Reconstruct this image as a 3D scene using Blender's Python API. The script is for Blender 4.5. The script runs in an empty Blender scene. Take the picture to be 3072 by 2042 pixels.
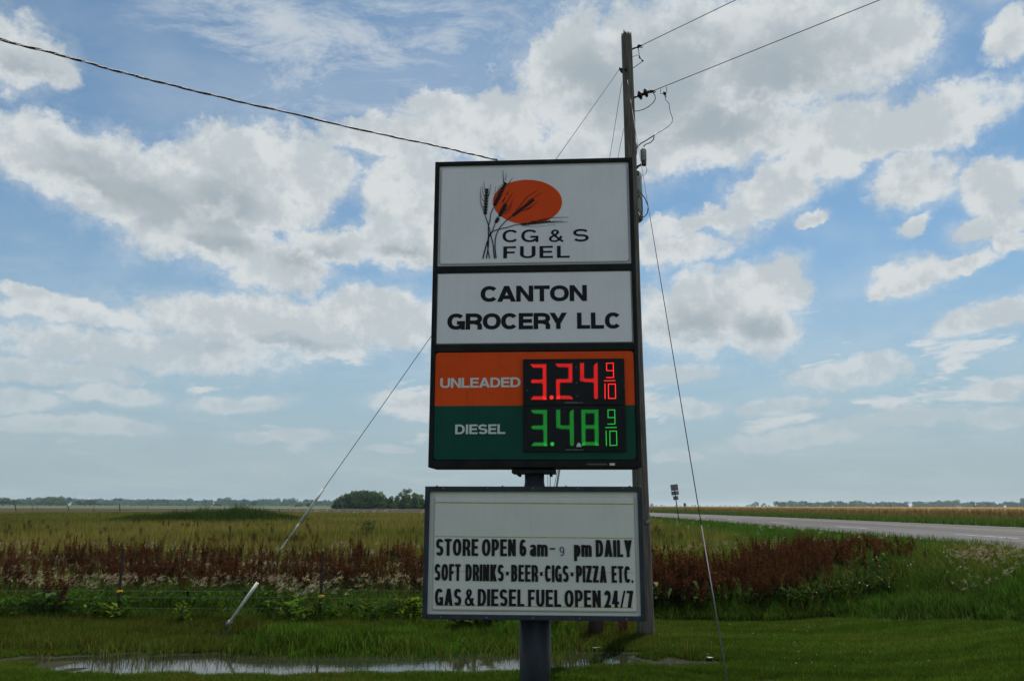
import bpy, math, random
import numpy as np
from mathutils import Vector, Matrix

random.seed(7)
rng = np.random.default_rng(7)
SC = bpy.context.scene
COL = SC.collection

# ------------------------------------------------------------------ camera
EYE = 1.70
PITCH, ROLL = math.radians(11.746), math.radians(0.1375)
F_PX, CX, CY = 2383.0, 1536.0, 1021.0
cam = bpy.data.cameras.new('camera')
cam.sensor_width = 36.0
cam.lens = F_PX / 3072.0 * 36.0
cam.clip_start, cam.clip_end = 0.1, 20000.0
cam_o = bpy.data.objects.new('camera', cam)
COL.objects.link(cam_o)
cam_o.matrix_world = Matrix.Translation((0, 0, EYE)) @ (Matrix.Rotation(math.pi / 2 + PITCH, 4, 'X') @ Matrix.Rotation(ROLL, 4, 'Z'))
SC.camera = cam_o
CAM_R = cam_o.matrix_world.to_3x3()

def ray(px, py):
    """Direction in which the surveyor's photograph shows a point."""
    return (CAM_R @ Vector(((px - CX) / F_PX, -(py - CY) / F_PX, -1.0))).normalized()

def at_z(px, py, z=0.0):
    d = ray(px, py); t = (z - EYE) / d.z
    return Vector((d.x * t, d.y * t, z))

def at_y(px, py, y):
    d = ray(px, py); t = y / d.y
    return Vector((d.x * t, y, EYE + d.z * t))

# ------------------------------------------------------------------ sun, exposure
SUN_AZ, SUN_EL = math.radians(28), math.radians(64)
sl = bpy.data.lights.new('sun', 'SUN')
sl.energy = 4.3
sl.angle = math.radians(0.53)
sl.color = (1.0, 0.955, 0.89)
so = bpy.data.objects.new('sun', sl)
COL.objects.link(so)
sdir = Vector((math.sin(SUN_AZ) * math.cos(SUN_EL), math.cos(SUN_AZ) * math.cos(SUN_EL), math.sin(SUN_EL)))
so.rotation_euler = sdir.to_track_quat('Z', 'Y').to_euler()
so.location = sdir * 50
SC.view_settings.view_transform = 'Standard'
SC.view_settings.look = 'None'
SC.view_settings.exposure = 0.30
SC.view_settings.gamma = 1.0
SC.view_settings.use_curve_mapping = False
SC.cycles.use_denoising = True
SC.cycles.max_bounces = 6
SC.cycles.volume_bounces = 1
SC.cycles.transparent_max_bounces = 12

# ------------------------------------------------------------------ node helper
class NT:
    def __init__(self, tree):
        self.t = tree; self.n = tree.nodes; self.l = tree.links
    def node(self, typ, **kw):
        nd = self.n.new(typ)
        for k, v in kw.items(): setattr(nd, k, v)
        return nd
    def put(self, sock, v):
        if hasattr(v, 'is_output') or isinstance(v, bpy.types.NodeSocket): self.l.new(v, sock)
        elif v is not None: sock.default_value = v
    def math(self, op, a, b=None, c=None, clamp=False):
        nd = self.node('ShaderNodeMath', operation=op, use_clamp=clamp)
        for i, v in enumerate((a, b, c)):
            if v is not None: self.put(nd.inputs[i], v)
        return nd.outputs[0]
    def vmath(self, op, a, b=None, scale=None):
        nd = self.node('ShaderNodeVectorMath', operation=op)
        self.put(nd.inputs[0], a)
        if b is not None: self.put(nd.inputs[1], b)
        if scale is not None: self.put(nd.inputs['Scale'], scale)
        return nd.outputs['Value'] if op in ('LENGTH', 'DOT_PRODUCT') else nd.outputs[0]
    def noise(self, vec, scale, detail=4.0, rough=0.55, dist=0.0, out=0):
        nd = self.node('ShaderNodeTexNoise')
        if vec is not None: self.put(nd.inputs['Vector'], vec)
        nd.inputs['Scale'].default_value = scale; nd.inputs['Detail'].default_value = detail
        nd.inputs['Roughness'].default_value = rough; nd.inputs['Distortion'].default_value = dist
        return nd.outputs[out]
    def ramp(self, v, a, b, c=0.0, d=1.0, smooth=True):
        nd = self.node('ShaderNodeMapRange')
        nd.interpolation_type = 'SMOOTHSTEP' if smooth else 'LINEAR'
        self.put(nd.inputs[0], v)
        for i, q in enumerate((a, b, c, d)): self.put(nd.inputs[i + 1], q)
        return nd.outputs[0]
    def mix(self, f, a, b):
        nd = self.node('ShaderNodeMix', data_type='RGBA')
        self.put(nd.inputs[0], f); self.put(nd.inputs[6], a); self.put(nd.inputs[7], b)
        return nd.outputs[2]
    def mapping(self, v, loc=(0, 0, 0), rot=(0, 0, 0), scale=(1, 1, 1), typ='POINT'):
        nd = self.node('ShaderNodeMapping', vector_type=typ)
        self.put(nd.inputs[0], v); nd.inputs[1].default_value = loc; nd.inputs[2].default_value = rot; nd.inputs[3].default_value = scale
        return nd.outputs[0]

def rgb(*c): return (c[0], c[1], c[2], 1.0)

# ------------------------------------------------------------------ sky
world = bpy.data.worlds.new('World'); SC.world = world; world.use_nodes = True
w = NT(world.node_tree); w.n.clear()
sky = w.node('ShaderNodeTexSky', sky_type='NISHITA')
sky.sun_disc = False; sky.sun_elevation = SUN_EL; sky.sun_rotation = SUN_AZ
sky.air_density = 1.0; sky.dust_density = 0.3; sky.ozone_density = 1.0; sky.altitude = 400
tc = w.node('ShaderNodeTexCoord').outputs['Generated']
sep = w.node('ShaderNodeSeparateXYZ'); w.put(sep.inputs[0], tc)
DX, DY, DZ = sep.outputs
az = w.math('MULTIPLY', w.math('ARCTAN2', DX, DY), 57.29578)
el = w.math('MULTIPLY', w.math('ARCSINE', DZ), 57.29578)
cmb = w.node('ShaderNodeCombineXYZ'); w.put(cmb.inputs[0], az); w.put(cmb.inputs[1], el)
ae = cmb.outputs[0]
warp = w.noise(tc, 7.0, 5.0, 0.6, out=1)
warp2 = w.noise(tc, 30.0, 4.0, 0.6, out=1)
sub = w.vmath('ADD', w.vmath('SCALE', w.vmath('SUBTRACT', warp, (0.5, 0.5, 0.5)), scale=5.0),
              w.vmath('SCALE', w.vmath('SUBTRACT', warp2, (0.5, 0.5, 0.5)), scale=2.2))
# the warp shrinks toward the horizon, where clouds are far off and small
el_s = w.ramp(el, 0.0, 24.0, 0.22, 1.0, smooth=False)
wv = w.vmath('MULTIPLY', w.vmath('ADD', ae, w.vmath('SCALE', sub, scale=el_s)), (1.0, 1.0, 0.0))
V = 3072 / 2359.0
def sky_blob(cx, cy, rx, ry, rot=0.0):
    c = ray(cx * V, cy * V); a = ray((cx + rx) * V, cy * V); b = ray(cx * V, (cy - ry) * V)
    ang = lambda d: (math.degrees(math.atan2(d.x, d.y)), math.degrees(math.asin(d.z)))
    (A, E), (A1, _), (_, E1) = ang(c), ang(a), ang(b)
    m = w.mapping(wv, (A, E, 0), (0, 0, math.radians(-rot)), (abs(A1 - A), abs(E1 - E), 1), 'TEXTURE')
    return w.vmath('LENGTH', m)
def union(blobs, k=0.12):
    cur = None
    for b in blobs:
        v = sky_blob(*b)
        cur = v if cur is None else w.math('SMOOTH_MIN', cur, v, k)
    return cur
CLOUDS = [
    (35, 110, 120, 85), (120, 370, 190, 90, 12), (330, 450, 240, 105, 18), (560, 370, 130, 85), (700, 395, 120, 80),
    (500, 540, 180, 60, 12), (240, 400, 160, 90), (440, 420, 150, 80), (600, 470, 130, 60), (640, 620, 110, 62), (760, 570, 90, 50),
    (890, 320, 130, 55), (950, 450, 110, 130), (930, 570, 110, 60), (1120, 300, 150, 75), (1000, 260, 90, 40),
    (1500, 190, 310, 190), (1760, 120, 310, 150), (1990, 100, 170, 110), (1330, 150, 110, 150), (1650, 300, 250, 75), (1400, 340, 260, 55),
    (2090, 310, 320, 62, -10), (1880, 340, 170, 70, -20), (1760, 440, 150, 70, -28), (1620, 510, 150, 30, -8), (2100, 430, 110, 65, -10),
    (1860, 510, 35, 22), (2310, 430, 100, 58), (2290, 520, 100, 36, -6), (2345, 70, 55, 55), (2120, 525, 50, 16, -30), (2330, 560, 40, 20),
    (1560, 580, 110, 38), (1770, 665, 100, 65), (1600, 730, 160, 95), (1740, 760, 110, 65), (1530, 870, 130, 22),
    (2100, 640, 105, 40, -6), (2220, 610, 90, 22, -8), (2040, 665, 45, 18, -10), (2280, 735, 140, 36, -10),
    (1960, 860, 140, 36, -4), (170, 720, 170, 32, -4), (80, 680, 80, 18), (320, 800, 330, 52), (620, 750, 300, 62, 2), (870, 735, 170, 62),
    (120, 850, 200, 30), (260, 910, 110, 22), (550, 925, 110, 20, -8), (60, 920, 90, 26), (650, 1000, 115, 15), (170, 980, 200, 22),
    (940, 920, 90, 26), (900, 1030, 50, 9), (1570, 945, 100, 20), (1800, 935, 100, 18, -5), (1860, 1005, 190, 24, -6), (2080, 965, 120, 20),
    (2300, 905, 90, 22), (2310, 970, 90, 22), (1560, 1050, 60, 14), (1150, 850, 150, 60), (1250, 600, 200, 90),
]
GREYS = [
    (1520, 190, 240, 140), (1780, 190, 220, 110), (1360, 190, 110, 120), (1650, 290, 150, 45), (330, 450, 230, 55, 16), (530, 470, 95, 75), (230, 430, 140, 40),
    (520, 560, 150, 30), (720, 600, 80, 45), (1600, 770, 130, 60), (1760, 760, 90, 40), (700, 800, 260, 20), (60, 150, 80, 50), 
    (930, 600, 70, 25), 
]
dmin = union(CLOUDS)
gmin = union(GREYS, 0.3)
fb = w.noise(tc, 11.0, 12.0, 0.68)
fb2 = w.noise(w.mapping(tc, (3.1, 1.7, 0.4), (0, 0, 0), (1, 1, 1.4)), 30.0, 10.0, 0.68)
edge = w.math('ADD', dmin, w.math('ADD', w.math('MULTIPLY', w.math('SUBTRACT', fb, 0.5), 1.35), w.math('MULTIPLY', w.math('SUBTRACT', fb2, 0.5), 1.1)))
cover = w.ramp(edge, 1.34, 0.78)
fringe = w.math('MULTIPLY', w.ramp(edge, 1.8, 1.0, 0.0, 0.5), w.ramp(fb2, 0.36, 0.66))
cover = w.math('MAXIMUM', cover, fringe)
# beyond the charted part the cloud field simply goes on
plane = w.vmath('SCALE', tc, scale=w.math('DIVIDE', 1.0, w.math('ADD', w.math('MAXIMUM', DZ, 0.0), 0.16)))
gen = w.noise(plane, 0.95, 9.0, 0.58, 0.3)
reach = w.vmath('LENGTH', w.mapping(ae, (0, 14, 0), (0, 0, 0), (40, 27, 1), 'TEXTURE'))
gcov = w.math('MULTIPLY', w.ramp(gen, 0.47, 0.57), w.ramp(reach, 0.98, 1.12))
cover = w.math('MAXIMUM', cover, gcov)
# thin high cirrus
cir = w.noise(w.mapping(plane, (0, 0, 0), (0, 0, 0.5), (1.4, 2.5, 2.0)), 3.4, 12.0, 0.70, 0.5)
cirm = union([(900, 110, 430, 190, -8), (560, 60, 260, 120), (760, 190, 210, 60, -20)], 0.4)
ccov = w.math('MULTIPLY', w.ramp(cir, 0.36, 0.68), w.ramp(cirm, 1.6, 0.3, 0.0, 0.72))
veil = w.math('MULTIPLY', w.ramp(w.noise(plane, 1.3, 7.0, 0.6, 0.4), 0.42, 0.75), 0.26)
# flat rows of little clouds low down
low = w.noise(w.mapping(tc, (0.6, 0, 0), (0, 0, 0), (1.0, 1.0, 3.4)), 6.5, 9.0, 0.60, 0.2)
lowc = w.math('MULTIPLY', w.ramp(low, 0.54, 0.63, 0.0, 0.9), w.math('MULTIPLY', w.ramp(el, 2.0, 6.0), w.ramp(el, 17.0, 11.0)))
cover = w.math('MULTIPLY', cover, w.ramp(el, 1.0, 13.0, 0.35, 1.0, smooth=False))
thin = w.math('MAXIMUM', w.math('MAXIMUM', ccov, veil), lowc)
murk = w.ramp(el, 20.0, 0.0, 0.0, 0.92)
total = w.math('MAXIMUM', cover, thin)
gn = w.noise(tc, 16.0, 6.0, 0.6)
shade = w.math('MULTIPLY', w.ramp(w.math('ADD', gmin, w.math('MULTIPLY', w.math('SUBTRACT', gn, 0.5), 0.7)), 1.5, 0.2, 0.0, 0.85), w.ramp(edge, 0.95, 0.35))
gshade = w.math('MULTIPLY', w.ramp(gen, 0.57, 0.75, 0.0, 0.7), w.ramp(reach, 0.98, 1.12))
shade = w.math('MAXIMUM', shade, gshade)
rA = w.noise(tc, 13.0, 8.0, 0.60)
rB = w.noise(w.vmath('ADD', tc, (0.006, 0.0, 0.020)), 13.0, 8.0, 0.60)
puff = w.ramp(w.math('ADD', w.math('SUBTRACT', rB, rA), w.math('MULTIPLY', w.math('SUBTRACT', edge, 0.7), 0.10)), -0.09, 0.09, 0.0, 1.0)
CLOUD_LIT, CLOUD_MID, CLOUD_GREY = rgb(0.545, 0.575, 0.585), rgb(0.425, 0.470, 0.495), rgb(0.285, 0.335, 0.372)
cc = w.mix(puff, CLOUD_MID, CLOUD_LIT)
cc = w.mix(shade, cc, CLOUD_GREY)
cc = w.mix(w.ramp(el, 12.0, 0.5, 0.0, 0.5), cc, rgb(0.36, 0.41, 0.44))
clear = w.vmath('MULTIPLY', sky.outputs[0], (0.094 * 0.76, 0.094 * 0.92, 0.094 * 0.90))
base_sky = w.mix(murk, clear, rgb(0.275, 0.345, 0.395))
bg_s = w.node('ShaderNodeBackground'); w.put(bg_s.inputs[0], base_sky); bg_s.inputs[1].default_value = 1.0
bg_c = w.node('ShaderNodeBackground'); w.put(bg_c.inputs[0], cc); bg_c.inputs[1].default_value = 1.0
mx = w.node('ShaderNodeMixShader'); w.put(mx.inputs[0], total); w.l.new(bg_s.outputs[0], mx.inputs[1]); w.l.new(bg_c.outputs[0], mx.inputs[2])
wo = w.node('ShaderNodeOutputWorld'); w.l.new(mx.outputs[0], wo.inputs[0])
world.cycles.sampling_method = 'MANUAL'
world.cycles.sample_map_resolution = 512

# ------------------------------------------------------------------ materials
def mat(name, col, rough=0.7, var=0.0, vscale=8.0, col2=None, stretch=(1, 1, 1), bump=0.0, bscale=60.0, metal=0.0, spec=0.5, coord='Object', detail=5.0, lo=0.35, hi=0.65):
    m = bpy.data.materials.new(name); m.use_nodes = True
    t = NT(m.node_tree); b = m.node_tree.nodes['Principled BSDF']
    b.inputs['Roughness'].default_value = rough; b.inputs['Metallic'].default_value = metal
    b.inputs['Specular IOR Level'].default_value = spec
    c = t.node('ShaderNodeTexCoord').outputs[coord]
    mp = t.mapping(c, scale=stretch)
    if col2 is None: col2 = tuple(x * (1 - var) for x in col)
    if var or col2 != tuple(col):
        f = t.ramp(t.noise(mp, vscale, detail, 0.6), lo, hi)
        t.put(b.inputs['Base Color'], t.mix(f, rgb(*col), rgb(*col2)))
    else: b.inputs['Base Color'].default_value = rgb(*col)
    if bump:
        bp = t.node('ShaderNodeBump'); bp.inputs['Strength'].default_value = bump; bp.inputs['Distance'].default_value = 0.01
        t.put(bp.inputs['Height'], t.noise(mp, bscale, 6.0, 0.6)); t.l.new(bp.outputs[0], b.inputs['Normal'])
    return m

def emit_mat(name, col, s):
    m = bpy.data.materials.new(name); m.use_nodes = True
    b = m.node_tree.nodes['Principled BSDF']
    b.inputs['Base Color'].default_value = rgb(*(c * 0.1 for c in col)); b.inputs['Emission Color'].default_value = rgb(*col)
    b.inputs['Emission Strength'].default_value = s
    return m

def leaf_mat(name, trans=0.35, gain=(1.0, 1.0, 1.0)):
    """Plant tissue: its colour comes from the mesh's own 'tint' attribute; lets some light through."""
    m = bpy.data.materials.new(name); m.use_nodes = True
    t = NT(m.node_tree); t.n.clear()
    a = t.node('ShaderNodeAttribute', attribute_name='tint')
    col = t.vmath('MULTIPLY', a.outputs['Color'], gain)
    d = t.node('ShaderNodeBsdfDiffuse'); t.put(d.inputs[0], col)
    tr = t.node('ShaderNodeBsdfTranslucent'); t.put(tr.inputs[0], col)
    ms = t.node('ShaderNodeMixShader'); ms.inputs[0].default_value = trans
    t.l.new(d.outputs[0], ms.inputs[1]); t.l.new(tr.outputs[0], ms.inputs[2])
    o = t.node('ShaderNodeOutputMaterial'); t.l.new(ms.outputs[0], o.inputs[0])
    return m

def face_mat(name, col, dirt=(0.30, 0.27, 0.2), amount=0.18, rough=0.45):
    """Plastic sign face with rain streaks and grime."""
    m = bpy.data.materials.new(name); m.use_nodes = True
    t = NT(m.node_tree); b = m.node_tree.nodes['Principled BSDF']; b.inputs['Specular IOR Level'].default_value = 0.18
    c = t.node('ShaderNodeTexCoord').outputs['Object']
    st = t.ramp(t.noise(t.mapping(c, scale=(22, 1, 1.4)), 1.0, 6.0, 0.65), 0.45, 0.85)
    bl = t.ramp(t.noise(c, 2.2, 5.0, 0.6), 0.35, 0.8)
    f = t.math('MULTIPLY', t.math('ADD', t.math('MULTIPLY', st, 0.5), t.math('MULTIPLY', bl, 0.6)), amount)
    t.put(b.inputs['Base Color'], t.mix(f, rgb(*col), rgb(*dirt)))
    t.put(b.inputs['Roughness'], t.math('ADD', t.math('MULTIPLY', bl, 0.2), rough))
    return m

M = dict(
    wood=mat('weathered_wood', (0.17, 0.145, 0.12), 0.9, col2=(0.075, 0.062, 0.05), vscale=3.0, stretch=(14, 14, 0.8), bump=0.8, bscale=9.0, detail=8.0),
    steel=mat('galvanised_steel', (0.30, 0.31, 0.32), 0.45, 0.4, 14.0, metal=0.6),
    dark_steel=mat('dark_hardware', (0.05, 0.045, 0.042), 0.6, 0.4, 20.0, metal=0.5),
    wire=mat('bare_wire', (0.045, 0.045, 0.047), 0.7, 0.3, 5.0, spec=0.3),
    rubber=mat('black_insulation', (0.012, 0.012, 0.013), 0.5, 0.3, 9.0),
    brown_glaze=mat('brown_glaze', (0.035, 0.012, 0.010), 0.18, 0.3, 9.0),
    grey_glaze=mat('grey_porcelain', (0.26, 0.28, 0.29), 0.25, 0.3, 12.0),
    can=mat('transformer_grey', (0.24, 0.26, 0.26), 0.5, 0.3, 5.0),
    guard_dark=mat('guard_grey', (0.12, 0.12, 0.125), 0.75, 0.3, 7.0),
    guard=mat('guard_plastic', (0.66, 0.65, 0.58), 0.6, 0.3, 7.0),
    black=mat('black_paint', (0.008, 0.008, 0.009), 0.5, col2=(0.016, 0.015, 0.015), vscale=5.0, bump=0.05, spec=0.15),
    slate=mat('slate_paint', (0.045, 0.055, 0.075), 0.45, col2=(0.03, 0.037, 0.052), vscale=6.0, bump=0.05, spec=0.15),
    mast=mat('mast_paint', (0.05, 0.056, 0.072), 0.5, col2=(0.028, 0.031, 0.04), vscale=3.0, stretch=(3, 3, 0.6), bump=0.1, spec=0.15),
    white=face_mat('white_acrylic', (0.85, 0.80, 0.87), amount=0.20),
    board=face_mat('board_acrylic', (0.74, 0.72, 0.69), amount=0.22),
    orange=face_mat('orange_acrylic', (0.82, 0.078, 0.002), (0.5, 0.03, 0.003), 0.6),
    sun=face_mat('orange_print', (0.80, 0.070, 0.003), (0.6, 0.05, 0.003), 0.3),
    green=face_mat('green_acrylic', (0.002, 0.070, 0.046), (0.001, 0.035, 0.025), 0.6),
    ink=mat('black_print', (0.010, 0.010, 0.012), 0.4, spec=0.15),
    letter=mat('letter_panel', (0.014, 0.013, 0.014), 0.35, spec=0.15),
    letter_blue=mat('letter_navy', (0.03, 0.04, 0.16), 0.35),
    print_white=mat('pale_print', (0.66, 0.66, 0.68), 0.4),
    dim=mat('dim_print', (0.16, 0.16, 0.17), 0.4),
    yellow=mat('letter_track', (0.50, 0.38, 0.12), 0.5, 0.3, 12.0),
    glass=mat('display_lens', (0.006, 0.007, 0.010), 0.25, 0.2, 6.0, spec=0.15),
    led_red=emit_mat('red_led', (1.0, 0.018, 0.012), 1.3),
    led_green=emit_mat('green_led', (0.012, 0.36, 0.035), 1.2),
    tpost=mat('rusty_post', (0.06, 0.028, 0.022), 0.8, 0.5, 30.0),
    old_wood=mat('old_post_wood', (0.09, 0.055, 0.045), 0.9, 0.5, 6.0, stretch=(10, 10, 1), bump=0.6),
    red_post=mat('red_post', (0.16, 0.018, 0.014), 0.7, 0.5, 14.0),
    clip=mat('yellow_plastic', (0.75, 0.42, 0.02), 0.5),
    sign_back=mat('aluminium_back', (0.20, 0.20, 0.21), 0.5, 0.2, 3.0, metal=0.3),
    road=mat('asphalt', (0.125, 0.120, 0.118), 1.0, spec=0.1, col2=(0.080, 0.076, 0.076), vscale=0.5, stretch=(1.5, 0.06, 1), bump=0.3, bscale=40.0),
    road_white=mat('road_paint_white', (0.42, 0.42, 0.42), 0.8, 0.4, 2.0),
    road_yellow=mat('road_paint_yellow', (0.30, 0.22, 0.09), 0.8, 0.4, 2.0),
    litter=mat('pale_litter', (0.6, 0.58, 0.52), 0.8),
    bark=mat('bark', (0.07, 0.055, 0.045), 0.9, 0.5, 5.0),
)

# ------------------------------------------------------------------ mesh helpers
def tag(o, label=None, cat=None, group=None, kind=None):
    if label: o['label'] = label
    if cat: o['category'] = cat
    if group: o['group'] = group
    if kind: o['kind'] = kind
    return o

def empty(name, loc=(0, 0, 0), rz=0.0):
    o = bpy.data.objects.new(name, None); COL.objects.link(o)
    o.location = loc; o.rotation_euler = (0, 0, rz); o.empty_display_size = 0.2
    return o

class MB:
    def __init__(self): self.v = []; self.f = []; self.smooth = False
    def add(self, vs, fs):
        b = len(self.v); self.v += [tuple(p) for p in vs]; self.f += [tuple(i + b for i in q) for q in fs]; return self
    def box(self, x0, x1, y0, y1, z0, z1):
        return self.add([(x, y, z) for z in (z0, z1) for y in (y0, y1) for x in (x0, x1)],
                        [(0, 2, 3, 1), (4, 5, 7, 6), (0, 1, 5, 4), (2, 6, 7, 3), (0, 4, 6, 2), (1, 3, 7, 5)])
    def tube(self, pts, r, n=8, caps=True):
        pts = [Vector(p) for p in pts]; N = len(pts); rs = r if isinstance(r, (list, tuple)) else [r] * N
        vs, fs = [], []; up = None
        for i, p in enumerate(pts):
            t = (pts[min(i + 1, N - 1)] - pts[max(i - 1, 0)]).normalized()
            if up is None:
                up = Vector((0, 0, 1)) if abs(t.z) < 0.9 else Vector((1, 0, 0))
            a = t.cross(up).normalized(); b = t.cross(a).normalized(); up = -b if False else a.cross(t).normalized()
            for k in range(n):
                th = 2 * math.pi * k / n
                vs.append(p + rs[i] * (math.cos(th) * a + math.sin(th) * up))
        for i in range(N - 1):
            for k in range(n):
                fs.append((i * n + k, i * n + (k + 1) % n, (i + 1) * n + (k + 1) % n, (i + 1) * n + k))
        if caps: fs += [tuple(range(n))[::-1], tuple(range((N - 1) * n, N * n))]
        self.smooth = True
        return self.add(vs, fs)
    def lathe(self, base, axis, prof, n=16):
        base, axis = Vector(base), Vector(axis).normalized()
        return self.tube_prof([base + axis * h for h, _ in prof], [q for _, q in prof], axis, n)
    def tube_prof(self, pts, rs, axis, n):
        up = Vector((0, 0, 1)) if abs(axis.z) < 0.9 else Vector((1, 0, 0))
        a = axis.cross(up).normalized(); b = axis.cross(a).normalized(); vs, fs = [], []
        for p, r in zip(pts, rs):
            for k in range(n):
                th = 2 * math.pi * k / n; vs.append(p + r * (math.cos(th) * a + math.sin(th) * b))
        for i in range(len(pts) - 1):
            for k in range(n): fs.append((i * n + k, i * n + (k + 1) % n, (i + 1) * n + (k + 1) % n, (i + 1) * n + k))
        fs += [tuple(range(n))[::-1], tuple(range((len(pts) - 1) * n, len(pts) * n))]
        self.smooth = True
        return self.add(vs, fs)
    def build(self, name, m, parent=None, bevel=0.0):
        me = bpy.data.meshes.new(name); me.from_pydata(self.v, [], self.f); me.materials.append(m)
        if self.smooth:
            me.polygons.foreach_set('use_smooth', [len(p.vertices) == 4 for p in me.polygons])
        me.update()
        o = bpy.data.objects.new(name, me); COL.objects.link(o)
        if parent is not None: o.parent = parent
        if bevel:
            md = o.modifiers.new('edge', 'BEVEL'); md.width = bevel; md.segments = 2; md.limit_method = 'ANGLE'
        return o

def np_mesh(name, verts, faces, m, tint=None, smooth=False, parent=None):
    """faces: (n,3) or (n,4) index array"""
    me = bpy.data.meshes.new(name)
    k = faces.shape[1]
    me.vertices.add(len(verts)); me.vertices.foreach_set('co', np.ascontiguousarray(verts, dtype=np.float32).ravel())
    me.loops.add(faces.size); me.loops.foreach_set('vertex_index', np.ascontiguousarray(faces, dtype=np.int32).ravel())
    me.polygons.add(len(faces)); me.polygons.foreach_set('loop_start', np.arange(0, faces.size, k, dtype=np.int32))
    if tint is not None:
        a = me.attributes.new('tint', 'FLOAT_COLOR', 'POINT')
        c = np.ones((len(verts), 4), dtype=np.float32); c[:, :3] = tint; a.data.foreach_set('color', c.ravel())
    me.materials.append(m); me.update(calc_edges=True)
    if smooth: me.shade_smooth()
    o = bpy.data.objects.new(name, me); COL.objects.link(o)
    if parent is not None: o.parent = parent
    return o

# ------------------------------------------------------------------ terrain
LEVEL = 0.85
def sstep(x, a, b):
    t = np.clip((x - a) / (b - a), 0, 1); return t * t * (3 - 2 * t)
def wob(x, y, s, seed=0):
    r = np.random.default_rng(100 + seed); z = 0
    for i in range(5):
        th = r.uniform(0, 6.28); k = s * r.uniform(0.6, 1.7) * 2 ** (i * 0.5)
        z = z + np.sin((x * math.cos(th) + y * math.sin(th)) * k + r.uniform(0, 6.28)) / 2 ** (i * 0.5)
    return z / 2.6
def terrain(x, y):
    x = np.asarray(x, float); y = np.asarray(y, float)
    g1 = sstep(y, 15.0, 72.0); g2 = sstep(x + 0.0 * y, 3.6, 10.0)
    z = LEVEL * (1 - (1 - g1) * (1 - g2))
    near = np.exp(-((y - 14) / 40.0) ** 2) * (1 - sstep(x, 8.5, 10.0))
    z = z + near * (0.035 * wob(x, y, 0.9, 1) + 0.012 * wob(x, y, 4.0, 2))
    # hollow that holds the rain water
    d = np.sqrt(((x + 1.85) / (3.35)) ** 2 + ((y - 9.55 - 0.04 * (x + 1.7)) / 0.74) ** 2) + 0.22 * wob(x, y, 2.2, 3) + 0.08 * wob(x, y, 9.0, 4)
    z = z - 0.12 * (1 - sstep(d, 0.45, 1.35))
    d2 = np.sqrt(((x + 3.75) / 0.75) ** 2 + ((y - 11.25) / 0.28) ** 2) + 0.2 * wob(x, y, 5.0, 5)
    z = z - 0.07 * (1 - sstep(d2, 0.4, 1.3))
    d3 = np.sqrt(((x - 1.9) / 0.7) ** 2 + ((y - 9.4) / 0.35) ** 2) + 0.3 * wob(x, y, 5.0, 6)
    z = z - 0.012 * (1 - sstep(d3, 0.4, 1.4))
    return z
WATER = -0.045

def axis_pts(lo, hi, fine_lo, fine_hi, step, grow=1.16):
    a = list(np.arange(fine_lo, fine_hi + 1e-6, step)); s = step; v = fine_hi
    while v < hi: s *= grow; v += s; a.append(min(v, hi))
    s = step; v = fine_lo; b = []
    while v > lo: s *= grow; v -= s; b.append(max(v, lo))
    return np.array(b[::-1] + a)

# ---- ground material: zones by place
def ground_material():
    m = bpy.data.materials.new('ground_cover'); m.use_nodes = True
    t = NT(m.node_tree); b = m.node_tree.nodes['Principled BSDF']; b.inputs['Roughness'].default_value = 1.0; b.inputs['Specular IOR Level'].default_value = 0.1
    c = t.node('ShaderNodeTexCoord').outputs['Object']
    s = t.node('ShaderNodeSeparateXYZ'); t.put(s.inputs[0], c)
    big = t.noise(c, 0.35, 5.0, 0.6); mid = t.noise(c, 2.5, 6.0, 0.65); fine = t.noise(c, 45.0, 5.0, 0.7)
    lawn = t.mix(t.ramp(mid, 0.35, 0.68), rgb(0.036, 0.070, 0.012), rgb(0.070, 0.088, 0.016))
    lawn = t.mix(t.ramp(big, 0.5, 0.72, 0, 0.7), lawn, rgb(0.070, 0.058, 0.022))
    lawn = t.mix(t.ramp(fine, 0.42, 0.7, 0, 0.6), lawn, rgb(0.018, 0.024, 0.008))
    field = t.mix(t.ramp(t.noise(t.mapping(c, scale=(0.05, 0.16, 1)), 1.0, 8.0, 0.65), 0.35, 0.65), rgb(0.080, 0.082, 0.024), rgb(0.045, 0.062, 0.014))
    field = t.mix(t.ramp(mid, 0.4, 0.7, 0, 0.4), field, rgb(0.085, 0.07, 0.03))
    mud = t.mix(t.ramp(mid, 0.3, 0.7), rgb(0.020, 0.020, 0.011), rgb(0.032, 0.036, 0.016))
    fz = t.math('MULTIPLY', t.ramp(s.outputs[1], 13.0, 17.0), 1.0)
    col = t.mix(fz, lawn, field)
    verge = t.ramp(s.outputs[0], 6.0, 9.0)
    col = t.mix(t.math('MULTIPLY', verge, t.ramp(big, 0.2, 0.8, 0.6, 1.0)), col, rgb(0.036, 0.075, 0.018))
    wet = t.ramp(t.math('ADD', s.outputs[2], t.math('MULTIPLY', mid, 0.02)), WATER + 0.055, WATER + 0.015)
    wet = t.math('MULTIPLY', wet, t.ramp(s.outputs[1], 16.0, 13.0))
    col = t.mix(wet, col, mud)
    t.put(b.inputs['Base Color'], col)
    bp = t.node('ShaderNodeBump'); bp.inputs['Strength'].default_value = 0.6; bp.inputs['Distance'].default_value = 0.03
    t.put(bp.inputs['Height'], fine); t.l.new(bp.outputs[0], b.inputs['Normal'])
    return m
xs = axis_pts(-5200, 5200, -9, 11, 0.12); ys = axis_pts(-400, 5200, 7.5, 15, 0.09)
Xg, Yg = np.meshgrid(xs, ys); Zg = terrain(Xg, Yg)
nx, ny = len(xs), len(ys)
idx = np.arange(nx * ny).reshape(ny, nx)
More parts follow.
